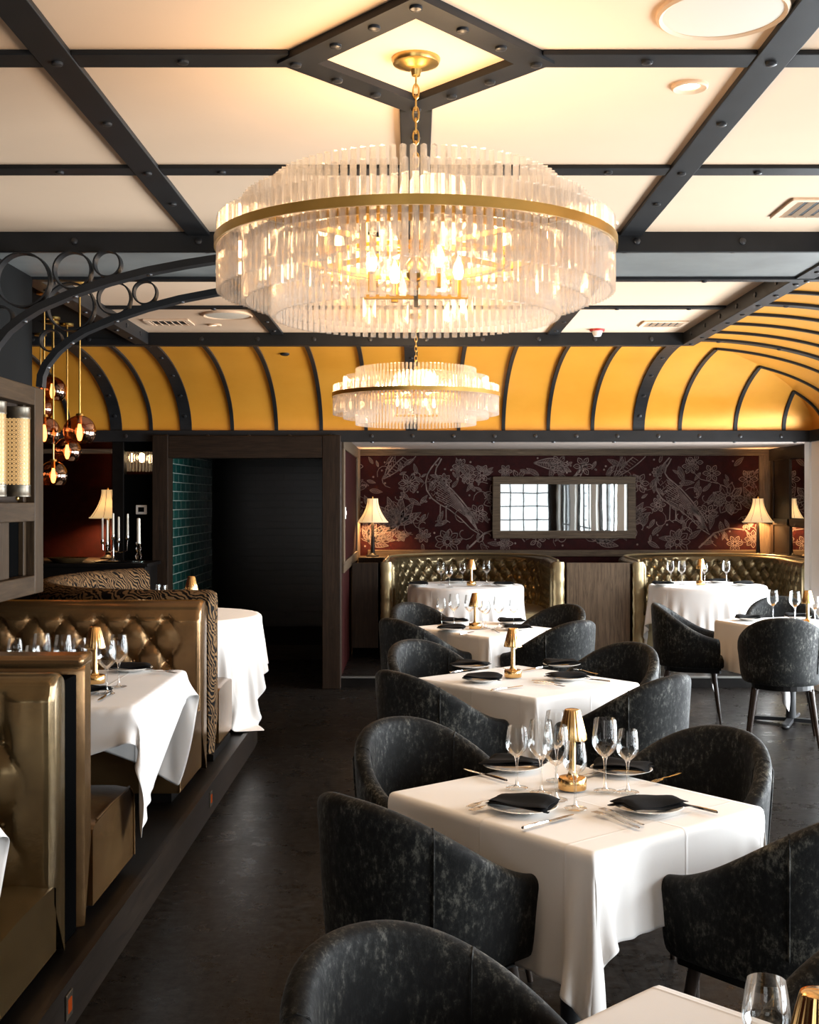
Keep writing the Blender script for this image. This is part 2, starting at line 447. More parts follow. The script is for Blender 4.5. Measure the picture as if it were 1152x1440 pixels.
# small bars of the rear field
for x in (-1.05, 1.04):
    beam('ceiling_strip', (x-.045, x+.045, 6.53, 9.17, ZS-.004, ZC), M['steel'], [(x,y,ZS-.004) for y in (6.9,7.4,7.95,8.5,8.95)])
for a, b in ((-2.03,-1.095),(-1.005,.995),(1.085,2.03)):
    beam('ceiling_strip', (a, b, 7.9, 7.98, ZS, ZC), M['steel'], span(a, b, .6, (7.94, ZS), 0))
# edge beams of the cove
eb = beam('ceiling_beam', (XL, 2.03, 9.17, 9.27, 2.880, ZC), M['steel'], span(-4.4, 2.0, .44, (9.17, 2.925), 0), (0,-1,0))
rb = beam('ceiling_beam', (2.03, 2.13, YB, 9.27, 2.885, ZC), M['steel'], [(2.08, y, 2.885) for y in np.arange(5.9, 9.2, .36)])
bolts(rb, [(2.03, y, 2.93) for y in np.arange(6.8, 9.1, .42)], (-1,0,0))
lb = beam('ceiling_beam', (-2.13, -2.03, 6.53, 9.17, 2.885, ZC), M['steel'], [(-2.08, y, 2.885) for y in np.arange(6.8, 9.1, .4)])
bolts(lb, [(-2.03, y, 2.93) for y in np.arange(6.8, 9.1, .42)], (1,0,0))

# ---------------------------------------------------------------- ochre coved ceiling, quarter ellipse, mitred at the right corner
CZ0, CH = 2.335, .60
AY, AX = 1.73, 1.56
def cy(t): return 9.27 + AY*math.cos(t)
def cx(t): return 2.06 + AX*math.cos(t)
def cz(t): return CZ0 + CH*math.sin(t)
TS = [PI/2*i/40 for i in range(41)]
m = MB()
m.grid([[(XL + (cx(t)-XL)*k/24, cy(t), cz(t)) for k in range(25)] for t in TS])
m.grid([[(XL + (cx(t)-XL)*k/24, cy(t)+.05*math.cos(t)+.0, cz(t)+.05) for k in range(25)] for t in TS])
o = struct('cove_ceiling', m, M['cove'], smooth=True)
m = MB()
m.grid([[(cx(t), YB + (cy(t)-YB)*k/24, cz(t)) for k in range(25)] for t in TS])
m.grid([[(cx(t)+.05*math.cos(t), YB + (cy(t)-YB)*k/24, cz(t)+.05) for k in range(25)] for t in TS])
o = struct('cove_ceiling', m, M['cove'], smooth=True)
def rib(fpos, w, mat, t0=0, t1=PI/2, bz=()):
    """fpos(t) -> (point, across, inward normal)"""
    rows = []; n = 30
    for i in range(n+1):
        t = t0 + (t1-t0)*i/n; p, a, nn = fpos(t)
        rows.append([p - a*w/2 + nn*.001, p - a*w/2 + nn*.018, p + a*w/2 + nn*.018, p + a*w/2 + nn*.001])
    m = MB().grid(rows)
    o = struct('cove_rib', m, mat)
    q0 = [fpos(t0 + (t1-t0)*f) for f in bz]
    for p, a, nn in q0: bolts(o, [p + nn*.018], nn)
def back_f(x):
    def f(t):
        nn = Vector((0,-math.cos(t)/AY,-math.sin(t)/CH)).normalized()
        return Vector((x, cy(t), cz(t))), Vector((1,0,0)), nn
    return f
def right_f(y):
    def f(t):
        nn = Vector((-math.cos(t)/AX,0,-math.sin(t)/CH)).normalized()
        return Vector((cx(t), y, cz(t))), Vector((0,1,0)), nn
    return f
bx = []
for px in (98,164,213,262,327,389,452,515,579,645,708,771,833,898,956,1034,1102):
    bx.append(((px-VX)/F*11.0, px in (164,262,579,898)))
for x, wide in bx:
    t1 = PI/2 if x <= 2.06 else math.acos(min(1,(x-2.06)/AX))
    rib(back_f(x), .105 if wide else .032, M['steel'], 0, t1, (.15,.35,.55,.75,.92) if wide else ())
    if x > 2.06:                                       # its partner on the right-hand cove meets it on the mitre
        y = cy(t1)
        rib(right_f(y), .032, M['steel'], 0, t1)
k = 0
for y in [9.2] + list(np.arange(8.78, 5.0, -.42)):
    rib(right_f(y), .085 if k in (0,4) else .032, M['steel'], 0, PI/2, (.3,.5,.7,.9) if k in (0,4) else ()); k += 1
# spring beams
sb = beam('ceiling_beam', (XL, 3.65, 10.96, 11.06, 2.235, 2.337), M['steel'], span(-4.3, 3.5, .38, (10.96, 2.285), 0), (0,-1,0))
bolts(sb, [(x,11.0,2.235) for x in np.arange(-.4,3.5,.55)], (0,0,-1))
beam('ceiling_beam', (3.57, 3.67, YB, 10.96, 2.235, 2.337), M['steel'])

# ---------------------------------------------------------------- outer walls
struct('wall_left', MB().box(XL-.1, XL, YB, 11, 0, 3.05), M['wallpaper'])
m = MB()
wins = [(-2.7,-.5),(.4,2.9),(3.7,6.2),(7.0,10.65)]
WZ0, WZ1 = .08, 2.14
m.box(XR, XR+.14, YB, 11.0, 0, WZ0); m.box(XR, XR+.14, YB, 11.0, WZ1, 3.05)
ys = [YB] + [v for w in wins for v in w] + [11.0]
for i in range(0, len(ys), 2): m.box(XR, XR+.14, ys[i], ys[i+1], WZ0, WZ1)
struct('wall_right', m, M['white_paint'])
def window(n, axis, a, b, fix, z0, z1, nv, nh):
    m = MB()
    def bx(u0, u1, za, zb, d=.03):
        if axis == 'y': m.box(fix-d, fix+d, u0, u1, za, zb)
        else: m.box(u0, u1, fix-d, fix+d, za, zb)
    fw = .06
    bx(a, a+fw, z0, z1); bx(b-fw, b, z0, z1); bx(a+fw, b-fw, z0, z0+fw); bx(a+fw, b-fw, z1-fw, z1)
    for i in range(1, nv): u = a+(b-a)*i/nv; bx(u-.016, u+.016, z0+fw, z1-fw, .018)
    for i in range(1, nh):
        z = z0+(z1-z0)*i/nh
        for j in range(nv):
            u0 = a+(b-a)*j/nv + (.016 if j else fw); u1 = a+(b-a)*(j+1)/nv - (.016 if j < nv-1 else fw)
            bx(u0, u1, z-.016, z+.016, .018)
    o = struct('window_%d' % n, m, M['blackwood'])
    p = MB()
    if axis == 'y': p.box(fix-.003, fix+.003, a+fw, b-fw, z0+fw, z1-fw)
    else: p.box(a+fw, b-fw, fix-.003, fix+.003, z0+fw, z1-fw)
    obj('pane', p, M['pane'], o, smooth=False)
for i, (a, b) in enumerate(wins): window(i+1, 'y', a, b, XR+.09, WZ0, WZ1, 3, 2)
rw = [(-2.6,-.4),(.3,1.7),(2.1,3.5)]
m = MB(); RZ0, RZ1 = .5, 2.6
m.box(XL, XR, YB-.14, YB, 0, RZ0); m.box(XL, XR, YB-.14, YB, RZ1, 3.05)
xs = [XL] + [v for w in rw for v in w] + [XR]
for i in range(0, len(xs), 2): m.box(xs[i], xs[i+1], YB-.14, YB, RZ0, RZ1)
struct('wall_front', m, M['oak_dark'])
for i, (a, b) in enumerate(rw): window(5+i, 'x', a, b, YB-.07, RZ0, RZ1, 4, 6)

window(8, 'y', 11.2, 12.6, 4.19, .3, 2.2, 2, 2)
# ---------------------------------------------------------------- rear alcove with the round booths
AX0, AX1, AYB, PZ = -.68, 4.13, 14.1, .10
plat = struct('raised_platform', MB().box(AX0, AX1+.4, 11.0, AYB, 0, PZ), M['floor'])
struct('trim_1', MB().box(AX0, AX1+.4, 10.985, 11.0, 0, PZ), M['blackwood'])
struct('trim_2', MB().box(AX0, AX1+.4, 10.975, 11.01, PZ-.012, PZ+.003), simple('metal_nosing', (.30,.29,.27), .3, metal=.9))
struct('wall_back', MB().box(AX0-.1, AX1+.1, AYB, AYB+.1, 0, 2.6), M['wallpaper'])
struct('wall_alcove_left', MB().box(AX0-.1, AX0, 11.12, AYB, 0, 2.6), M['wallpaper'])
struct('wall_alcove_right', MB().box(AX1, AX1+.1, 11.2, 12.6, 0, .3).box(AX1, AX1+.1, 11.2, 12.6, 2.2, 2.6).box(AX1, AX1+.1, 12.6, AYB, 0, 2.6).box(AX1, AX1+.1, 11.06, 11.2, 0, 2.6), M['oak_dark_y'])
struct('ceiling', MB().box(AX0-.1, AX1+.1, 11.06, AYB, 2.30, 2.4), simple('soffit_paint', (.42,.34,.29), .7))
# wood trim round the wallpaper
def bx(name, mat, *b, bev=.004): return struct(name, MB().box(*b), mat, bev)
bx('trim_3', M['oak_x'], AX0, AX1, AYB-.03, AYB, 2.225, 2.30)
bx('trim_4', M['oak_x'], AX0+.12, AX1-.13, AYB-.035, AYB, 1.05, 1.125)
bx('trim_5', M['oak_z'], AX0+.001, AX0+.03, AYB-.13, AYB-.001, .1, 2.30)
bx('trim_6', M['oak_z'], AX1-.13, AX1, AYB-.03, AYB-.001, .1, 2.225)
bx('trim_7', M['oak_y'], AX0, AX0+.02, 11.13, AYB-.14, 2.18, 2.30)
bx('trim_8', M['oak_z'], AX0, AX0+.02, 11.13, 11.30, 1.13, 2.18)
bx('trim_9', M['oak_y'], AX0, AX0+.02, 11.13, AYB-.14, 1.03, 1.13)
bx('trim_10', M['oak_z'], AX0, AX0+.02, 13.70, 13.96, 1.13, 2.18)
for i, (z0, z1) in enumerate(((2.16,2.30),(1.42,1.50),(1.02,1.10))): bx('trim_%d' % (11+i), M['oak_dark_y'], AX1-.02, AX1, 12.6, AYB-.03, z0, z1)
for i, y in enumerate((12.6, 13.3, 13.92)): bx('trim_%d' % (14+i), M['oak_dark'], AX1-.02, AX1, y, y+.09, 1.10, 2.16)
# mirror panels set in the right alcove wall (they catch the corner lamp)
for z0, z1 in ((1.51,2.15),(1.11,1.41)):
    o = bx('wall_mirror', M['mirror'], AX1-.006, AX1, 12.70, 13.29, z0, z1, bev=0)
# white window pier closing the room on the right
struct('wall_pier', MB().box(3.585, 3.65, 10.7, 10.96, 0, 2.235).box(3.60, 4.53, 11.06, 11.2, 0, 2.30), M['white_paint'], .004)
sw = tag(obj('light_switch', MB().box(AX0+.021, AX0+.029, 11.20, 11.27, 1.53, 1.64).box(AX0+.029, AX0+.036, 11.225, 11.245, 1.565, 1.605), M['white_plastic'], bevel=.002, smooth=False), 'small white light switch on the alcove side wall left of the corner lamp', 'switch')
# corner shelves carrying the two lamps
bx('trim_17', M['oak_dark'], AX0+.03, -.33, 13.62, AYB-.04, .1, 1.06)
bx('trim_18', M['oak_dark'], 3.80, AX1-.022, 13.80, AYB-.04, .1, 1.06)

# printed motifs of the wallpaper: thin line drawing lying on the paper
W = MB()
WY = AYB - .0015
def line(pts, w0=.007, w1=None, closed=False):
    w0 *= 1.6; w1 = w1 if w1 is None else w1*1.6
    pts = [Vector((p[0], p[1])) for p in pts]
    if closed: pts.append(pts[0])
    n = len(pts); vs = []; fs = []
    for i, p in enumerate(pts):
        t = (pts[min(i+1,n-1)] - pts[max(i-1,0)])
        if t.length < 1e-9: t = Vector((1,0))
        t.normalize(); s = Vector((-t.y, t.x))
        w = w0 if w1 is None else w0 + (w1-w0)*i/(n-1)
        vs += [(p.x+s.x*w/2, WY, p.y+s.y*w/2), (p.x-s.x*w/2, WY, p.y-s.y*w/2)]
    for i in range(n-1): fs.append((2*i, 2*i+1, 2*i+3, 2*i+2))
    W.add(vs, fs)
FL = MB()
def fill(pts):
    FL.add([(p[0], WY+.0006, p[1]) for p in pts], [tuple(range(len(pts)))])
def xf(pts, x, y, s, a, flip=1):
    c, sn = math.cos(a), math.sin(a)
    return [(x + s*(c*flip*u - sn*v), y + s*(sn*flip*u + c*v)) for u, v in pts]
def leaf(x, y, s, a, w=.006, vein=True):
    n = 12
    up = [(i/n, .17*math.sin(PI*(i/n)**.8)) for i in range(n+1)]; dn = [(u,-v) for u, v in up]
    fill(xf(up,x,y,s,a)+xf(dn,x,y,s,a)[::-1][1:-1])
    line(xf(up,x,y,s,a), w*.6, w*.6); line(xf(dn,x,y,s,a), w*.6, w*.6)
    if vein:
        line(xf([(0,0),(.9,0)],x,y,s,a), w*.7, w*.3)
        for i in range(1,7):
            u = i/7.5; v = .15*math.sin(PI*u**.8)
            line(xf([(u-.08,0),(u+.03,v)],x,y,s,a), w*.35); line(xf([(u-.08,0),(u+.03,-v)],x,y,s,a), w*.35)
def spray(x, y, s, a, n=7, spread=1.9):
    for i in range(n):
        leaf(x, y, s*(1-.35*abs(i/(n-1)-.5)), a + spread*(i/(n-1)-.5))
def flower(x, y, s, pet=6):
    for i in range(pet):
        a = 2*PI*i/pet; n = 8
        line(xf([(.25+.75*math.sin(PI*j/n*.5*2)*.8*(1 if j else 1), .0) if False else (.25+.7*j/n, .22*math.sin(PI*j/n)) for j in range(n+1)],x,y,s,a), .005)
        line(xf([(.25+.7*j/n, -.22*math.sin(PI*j/n)) for j in range(n+1)],x,y,s,a), .005)
        line(xf([(.3,0),(.75,0)],x,y,s,a), .003)
    line([(x+.2*s*math.cos(2*PI*j/12), y+.2*s*math.sin(2*PI*j/12)) for j in range(12)], .006, closed=True)
def plume(x, y, s, a, flip=1):
    n = 16
    c1 = [(i/n, .24*math.sin(PI*i/n) + .12*(i/n)) for i in range(n+1)]; c2 = [(i/n, -.06*math.sin(PI*i/n) + .12*(i/n)) for i in range(n+1)]
    mid = [((i/n)*.95, .09*math.sin(PI*i/n) + .12*(i/n)) for i in range(n+1)]
    fill(xf(c1,x,y,s,a,flip)+xf(c2,x,y,s,a,flip)[::-1][1:-1])
    for c, w in ((c1,.006),(c2,.006),(mid,.008)): line(xf(c,x,y,s,a,flip), w)
    for i in range(1,16):
        p = mid[i]; line(xf([p,(p[0]+.05,p[1]+.12*math.sin(PI*i/n))],x,y,s,a,flip), .003); line(xf([p,(p[0]+.05,p[1]-.11*math.sin(PI*i/n))],x,y,s,a,flip), .003)
    for i in range(0,15,2):
        p = c1[i+1]; q = xf([(p[0], p[1]+.10)],x,y,s,a,flip)[0]
        W.add([(q[0]+.011*math.cos(2*PI*j/8), WY, q[1]+.011*math.sin(2*PI*j/8)) for j in range(8)], [tuple(range(8))])
def bird(x, y, s, flip=1):
    A = lambda p: xf(p, x, y, s, 0, flip)
    sm = lambda p: A(p)
    lf = [(-.10,.62),(-.02,.66),(.03,.70),(.08,.70),(.11,.65),(.06,.58),(-.01,.50),(-.08,.40),(-.14,.28),(-.16,.14),(-.14,0),(-.05,-.14),(.08,-.24),(.26,-.34),(.46,-.50),(.64,-.68),(.80,-.78)]
    rt = [(.76,-.58),(.62,-.36),(.46,-.16),(.30,.02),(.16,.14),(.06,.24),(.0,.34),(.03,.42),(.09,.52),(.14,.60)]
    fill(A(lf[4:]+rt))
    line(sm([(-.10,.62),(-.02,.66),(.03,.70),(.08,.70),(.11,.65),(.09,.58),(.02,.50),(-.06,.40),(-.13,.28),(-.16,.14),(-.14,0),(-.05,-.14),(.08,-.24)]), .009)
    line(sm([(-.10,.62),(-.01,.62),(.03,.60),(.02,.55),(-.06,.46),(-.15,.36),(-.22,.24),(-.25,.08),(-.22,-.06),(-.10,-.22),(.02,-.30)]), .007) if False else None
    line(sm([(.13,.64),(.12,.56),(.08,.48),(.03,.40),(.01,.30),(.06,.22),(.16,.14),(.30,.02),(.46,-.16),(.62,-.36),(.76,-.58)]), .009)
    line(sm([(.08,-.24),(.26,-.34),(.46,-.50),(.64,-.68),(.80,-.78)]), .007)
    for k in range(9):
        f = k/8
        line(sm([(.05-.12*f+.1*f, .18-.34*f),(.25+.05*f,.02-.30*f),(.45+.1*f,-.2-.26*f),(.68+.1*f,-.50-.24*f)]), .004)
    for i in range(5):
        for j in range(4):
            u, v = -.09+.07*i+.02*j, .20-.09*j-.05*i
            line(sm([(u-.03,v+.02),(u,v-.03),(u+.04,v+.02)]), .0035)
    for a in (.9,1.3,1.7): line(sm([(.05,.70),(.05+.14*math.cos(a),.70+.14*math.sin(a))]), .004)
    line(sm([(.10,-.26),(.09,-.52)]), .007); line(sm([(.20,-.30),(.20,-.54)]), .007)
    for q in (.09,.20): line(sm([(q-.08,-.55),(q,-.52),(q+.07,-.57)]), .005)
def branch(pts, w=.012):
    line(pts, w, w*.5)
rg = random.Random(5)
for rep in range(3):
    ox = .42 + 2.68*(rep-1) + 0                     # repeat of the pattern
    for_all = []
    def inside(x): return AX0+.05 < x < AX1-.15
    tmp = W; n0 = len(W.v)
    bird(ox-.20, 1.82, .66)
    plume(ox-.80, 1.95, .62, .55)
    plume(ox+.95, 2.14, .45, -.35, 1)
    spray(ox-.62, 1.42, .36, 2.2, 8, 3.4); spray(ox-.98, 1.22, .30, 1.0, 6, 2.4)
    spray(ox+.86, 1.60, .34, 1.2, 7, 2.6); spray(ox+1.22, 1.42, .30, .6, 6, 2.2)
    branch([(ox+1.55,2.15),(ox+1.45,2.0),(ox+1.3,1.86),(ox+1.18,1.72),(ox+1.05,1.66)], .02)
    branch([(ox+.2,1.15),(ox+.38,1.32),(ox+.55,1.38),(ox+.74,1.36),(ox+.85,1.22)], .012)
    branch([(ox+.05,2.2),(ox+.12,2.05),(ox+.22,1.95),(ox+.42,1.9)], .008)
    branch([(ox-1.1,2.15),(ox-1.2,1.95),(ox-1.25,1.7),(ox-1.1,1.55),(ox-.9,1.5)], .010)
    for fx, fy, fs in ((-.50,1.90,.13),(.35,2.02,.11),(.55,1.72,.20),(.10,2.10,.10),(.78,1.95,.12),(1.25,2.12,.12),(-.05,1.22,.16),(.62,1.20,.10),(-1.15,2.1,.12),(.30,1.55,.12)):
        flower(ox+fx, fy, fs, 6 if fs < .15 else 9)
    for i in range(120):
        a = rg.uniform(0, 2*PI); leaf(ox + rg.uniform(-1.3,1.35), rg.uniform(1.18,2.16), rg.uniform(.07,.18), a, .004, True)
    for i in range(16):
        flower(ox + rg.uniform(-1.3,1.35), rg.uniform(1.2,2.15), rg.uniform(.06,.11), rg.choice((5,6,8)))
    for i in range(60):
        qx, qy = ox + rg.uniform(-1.3,1.35), rg.uniform(1.16,2.18)
        W.add([(qx+.012*math.cos(2*PI*j/8), WY, qy+.012*math.sin(2*PI*j/8)) for j in range(8)], [tuple(range(8))])
    for i in range(40):
        qx, qy = ox + rg.uniform(-1.3,1.3), rg.uniform(1.25,2.1); a0 = rg.uniform(0,6)
        line([(qx+(.02+.012*j)*math.cos(a0+.5*j), qy+(.02+.012*j)*math.sin(a0+.5*j)) for j in range(9)], .006, .003)
# keep what lies inside the papered field
keep = [f for f in W.f if all(AX0+.03 < W.v[i][0] < AX1-.13 and 1.12 < W.v[i][2] < 2.225 for i in f)]
W.f = keep
FL.f = [f for f in FL.f if all(AX0+.03 < FL.v[i][0] < AX1-.13 and 1.12 < FL.v[i][2] < 2.225 for i in f)]
wb = [o for o in C.objects if o.name.startswith('wall_back')][0]
me = bpy.data.meshes.new('printed_motif'); me.from_pydata(W.v, [], W.f); me.update()
bmm = bmesh.new(); bmm.from_mesh(me); bmesh.ops.delete(bmm, geom=[v for v in bmm.verts if not v.link_faces], context='VERTS'); bmm.to_mesh(me); bmm.free()
po = obj('printed_motif', me, M['print'], wb); po['kind'] = 'stuff'
me = bpy.data.meshes.new('printed_ground'); me.from_pydata(FL.v, [], FL.f); me.update()
bmm = bmesh.new(); bmm.from_mesh(me); bmesh.ops.delete(bmm, geom=[v for v in bmm.verts if not v.link_faces], context='VERTS'); bmm.to_mesh(me); bmm.free()
po = obj('printed_ground', me, M['print_ground'], wb); po['kind'] = 'stuff'

# framed wall mirror
mr = thing('framed_mirror', 'wide rectangular mirror in a flat grey wood frame on the patterned wallpaper', 'mirror', (1.725, AYB-.001, 1.26))
hw, hh, fw = .83, .72, .09
f = MB().box(-hw, hw, -.05, 0, 0, fw).box(-hw, hw, -.05, 0, hh-fw, hh).box(-hw, -hw+fw, -.05, 0, fw, hh-fw).box(hw-fw, hw, -.05, 0, fw, hh-fw)
obj('frame', f, M['oak_x'], mr, .005, smooth=False)
obj('mirror_glass', MB().box(-hw+fw, hw-fw, -.018, -.004, fw, hh-fw), M['mirror'], mr, smooth=False)

# ---------------------------------------------------------------- dark passage behind the wood-cased opening
DX0, DX1 = -2.235, -.845
m = MB().box(DX0-.145, DX0, 10.90, 11.12, 0, 2.29).box(DX1, DX1+.165, 10.90, 11.12, 0, 2.29)
struct('door_1', m, M['oak_dark'], .006)
struct('trim_19', MB().box(DX0, DX1, 10.905, 11.12, 2.085, 2.285), M['oak_dark_x'], .006)
struct('wall_passage_left', MB().box(DX0-.1, DX0-.0, 11.12, 13.25, 0, 2.6), M['green_tile'])
struct('wall_passage_right', MB().box(DX1+.05, DX1+.06, 11.12, 14.8, 0, 2.6), M['black_tile'])
struct('wall_passage_back', MB().box(-4.5, AX0-.1, 14.8, 14.9, 0, 2.6), M['black_tile'])
struct('wall_passage_side', MB().box(-4.5, -4.4, 13.25, 14.8, 0, 2.6).box(-4.5, DX0-.1, 13.15, 13.25, 0, 2.6), M['black'])
struct('ceiling', MB().box(-4.5, DX1+.06, 11.12, 14.8, 2.32, 2.42), M['black'])
struct('trim_20', MB().box(DX0, DX1, 12.9, 14.79, .0, .16), M['oak_dark_x'], .004)

# left niche beyond the console: red papered wall, black post
struct('wall_niche_back', MB().box(-4.5, DX0-.1, 11.93, 12.03, 0, 2.32), M['wallpaper'])
struct('wall_niche_left', MB().box(-4.6, -4.5, 11, 12.4, 0, 3.05), M['wallpaper'])
bx('trim_21', M['blackwood'], -2.76, -2.655, 10.98, 11.1, 0, 2.235)
struct('wall_niche_panel', MB().box(-2.655, DX0-.145, 11.02, 11.12, 0, 1.94).box(-2.655, DX0-.145, 11.02, 11.12, 2.15, 2.235), M['black'])
bx('trim_22', M['oak_x'], -4.5, -2.76, 10.98, 11.1, 2.13, 2.17)
bx('trim_23', M['oak_dark_x'], -4.4, -2.40, 11.3, 11.92, .0, 1.14)
th = thing('thermostat', 'small beige thermostat on the black panel beside the dark passage', 'thermostat', (-2.50, 11.019, 1.575))
obj('housing', MB().box(-.05,.05,-.025,0,0,.085), M['white_plastic'], th, .006, smooth=False)
obj('display', MB().box(-.025,.028,-.028,-.0255,.022,.065), M['black'], th, 0, smooth=False)
pt = thing('reflection_drum', 'made-up crystal drum light standing in for a mirrored chandelier in the black panel', 'pendant light', (-2.62, 11.55, 2.30))  # added drum light, stands in for a chandelier reflected in a mirror
m = MB()
for i in range(40):
    a = 2*PI*i/40; m.box(.2*math.cos(a)-.009,.2*math.cos(a)+.009,.2*math.sin(a)-.009,.2*math.sin(a)+.009,-.32,-.10)
obj('crystal_drum', m, M['crystal'], pt, smooth=False)
obj('ring', MB().lathe([(.195,-.10),(.215,-.10),(.215,-.08),(.195,-.08)], 32, close=True), M['brass'], pt)
obj('stem', MB().tube([(0,0,0.02),(0,0,-.09)], .01), M['brass'], pt)
obj('bulb', MB().ball((0,0,-.19), .03,.03,.045), M['bulb'], pt)
obj('spoke', MB().bar((-.2,0,-.09),(.2,0,-.09),.012,.012).bar((0,-.2,-.09),(0,.2,-.09),.012,.012), M['brass'], pt, smooth=False)

# left platform with its kerb
KX, KZ = -1.108, .155
poly = [(XL, YB), (KX-.03, YB), (KX-.03, 8.3)]
kerb = [(KX, YB), (KX, 8.3)]
for i in range(1, 13):
    a = PI/2*i/12; poly.append((KX-.03-1.2+1.2*math.cos(a), 8.3+1.75*math.sin(a))); kerb.append((KX-1.23+1.23*math.cos(a), 8.3+1.78*math.sin(a)))
poly.append((XL, 10.05)); kerb.append((XL, 10.08))
struct('raised_platform', MB().prism(poly, 0, KZ), M['blackwood'])
rows = []
for i, p in enumerate(kerb):
    a = Vector(kerb[max(i-1,0)]); b = Vector(kerb[min(i+1,len(kerb)-1)]); t = (b-a).normalized(); nn = Vector((-t.y, t.x))
    q = Vector(p); inn = q + nn*.03
    rows.append([(inn.x,inn.y,0.0),(inn.x,inn.y,KZ+.012),(q.x,q.y,KZ+.012),(q.x,q.y,0.0)])
struct('trim_24', MB().grid(rows), M['oak_dark_y'], smooth=False)
sl = [(.0, 'orange step light in the platform kerb, close to the camera'), (0, 'orange step light in the platform kerb, below the tufted booth')]
for (px, py), lab in (((106,1413), 'small orange step light in the platform kerb, nearest the camera'), ((302,1123), 'small orange step light in the platform kerb, farther up the aisle')):
    z = .095 if py < 1200 else .095
    Y = F*(H-z)/(py-VY)
    s = thing('step_light', lab, 'step light', (KX+.0005, Y, z-.03), 0, 'step lights in the kerb')
    obj('faceplate', MB().box(0,.006,-.035,.035,-.01,.07), M['patina'], s, .002, smooth=False)
    obj('lens', MB().box(.006,.008,-.018,.018,.008,.052), M['step_glow'], s, 0, smooth=False)

# ---------------------------------------------------------------- column, cladding, brackets at the left
struct('column', MB().box(-2.9, -2.05, 5.77, 6.46, 2.31, 2.895), M['column_grey'], .004)
pil = MB().box(-2.9, -2.5, 5.75, 6.60, KZ, 1.215).box(-2.9, -2.115, 5.62, 6.62, 1.20, 2.31)
struct('pillar_core', pil, M['oak_dark'])
FX0, FX1 = -2.115, -2.04
def cl(*b): return struct('trim_%d' % next(tn), MB().box(FX0, FX1, *b), M['oak_pillar'] if b[1]-b[0] < b[3]-b[2] else M['oak_pillar_y'], .005)
import itertools
tn = itertools.count(30)
cl(6.47, 6.62, 1.20, 2.31); cl(5.62, 6.47, 2.21, 2.31); cl(5.62, 6.47, 1.59, 1.69); cl(5.62, 6.47, 1.20, 1.30)
struct('trim_%d' % next(tn), MB().box(FX0, FX0+.03, 6.42, 6.47, 1.69, 2.21).box(FX0, FX0+.03, 6.42, 6.47, 1.30, 1.59), M['oak_pillar'], .003)
struct('trim_%d' % next(tn), MB().box(FX0, FX0+.035, 5.62, 6.18, 1.30, 1.59), M['oak_pillar'], .003)
struct('trim_%d' % next(tn), MB().box(FX0, FX0+.004, 6.18, 6.42, 1.30, 1.59), M['black'], 0)
def make_sconce():
    s = thing('wall_sconce', '', 'wall light')
    R = .062
    obj('pierced_shade', MB().lathe([(R,.06),(R,.395)], 40), M['sconce'], s)
    for n_, z0, z1 in (('bottom_band',.0,.06),('top_band',.395,.455)):
        obj(n_, MB().lathe([(0,z0),(R+.003,z0),(R+.004,z0+.006),(R+.002,z0+.012),(R+.002,z1-.012),(R+.004,z1-.006),(R+.003,z1),(0,z1)], 40), M['patina'], s)
    obj('wall_mount', MB().box(-.09,-.05,-.02,.02,.15,.31), M['patina'], s, .003, smooth=False)
    obj('finial', MB().ball((0,0,-.008),.009,.009,.012), M['brass'], s)
    return s
ps = placer(make_sconce)
ps((FX0+.09, 6.14, 1.720), 0, 'pierced metal cylinder sconce glowing on the wood pillar, the whole one', 'cylinder sconces on the pillar')
ps((FX0+.09, 5.78, 1.720), 0, 'pierced metal cylinder sconce at the left edge, partly cut off by the frame', 'cylinder sconces on the pillar')

arc = [(-2.02,2.31),(-2.015,2.37),(-1.99,2.43),(-1.93,2.505),(-1.86,2.562),(-1.78,2.612),(-1.62,2.680),(-1.45,2.737),(-1.268,2.784),(-1.09,2.818),(-.93,2.843),(-.72,2.864),(-.5,2.876)]
def make_bracket():
    b = thing('arch_bracket', '', 'bracket')
    rows = []
    for i, p in enumerate(arc):
        a = Vector(arc[max(i-1,0)]); c = Vector(arc[min(i+1,len(arc)-1)]); t = (c-a).normalized(); nn = Vector((-t.y,t.x))*.017; q = Vector(p)
        rows.append([(q.x-nn.x,-.035,q.y-nn.y),(q.x+nn.x,-.035,q.y+nn.y),(q.x+nn.x,.035,q.y+nn.y),(q.x-nn.x,.035,q.y-nn.y),(q.x-nn.x,-.035,q.y-nn.y)])
    ab = obj('arc_bar', MB().grid(rows), M['steel'], b)
    for x, z, r in ((-1.856,2.742,.131),(-1.622,2.787,.092),(-1.457,2.818,.066),(-1.963,2.560,.062)):
        m = MB(); n = 40; rows = []
        for i in range(n):
            a = 2*PI*i/n; c, s = math.cos(a), math.sin(a)
            rows.append([(x+(r-.008)*c,-.03,z+(r-.008)*s),(x+r*c,-.03,z+r*s),(x+r*c,.03,z+r*s),(x+(r-.008)*c,.03,z+(r-.008)*s),(x+(r-.008)*c,-.03,z+(r-.008)*s)])
        obj('ring', m.grid(rows, True), M['steel'], b)
    for p in (arc[2],arc[4],arc[6],arc[8],arc[10]):
        k = obj('bolt', bolt_mesh, None, b); k.location = (p[0]+.006,0,p[1]-.022)
    return b
pb = placer(make_bracket)
pb((0,5.72,0), 0, 'curved dark steel arch bracket with rings, the nearer one at top left', 'arch brackets under the box beam')
pb((0,6.51,0), 0, 'curved dark steel arch bracket with rings, the farther one ending on the wood pillar', 'arch brackets under the box beam')
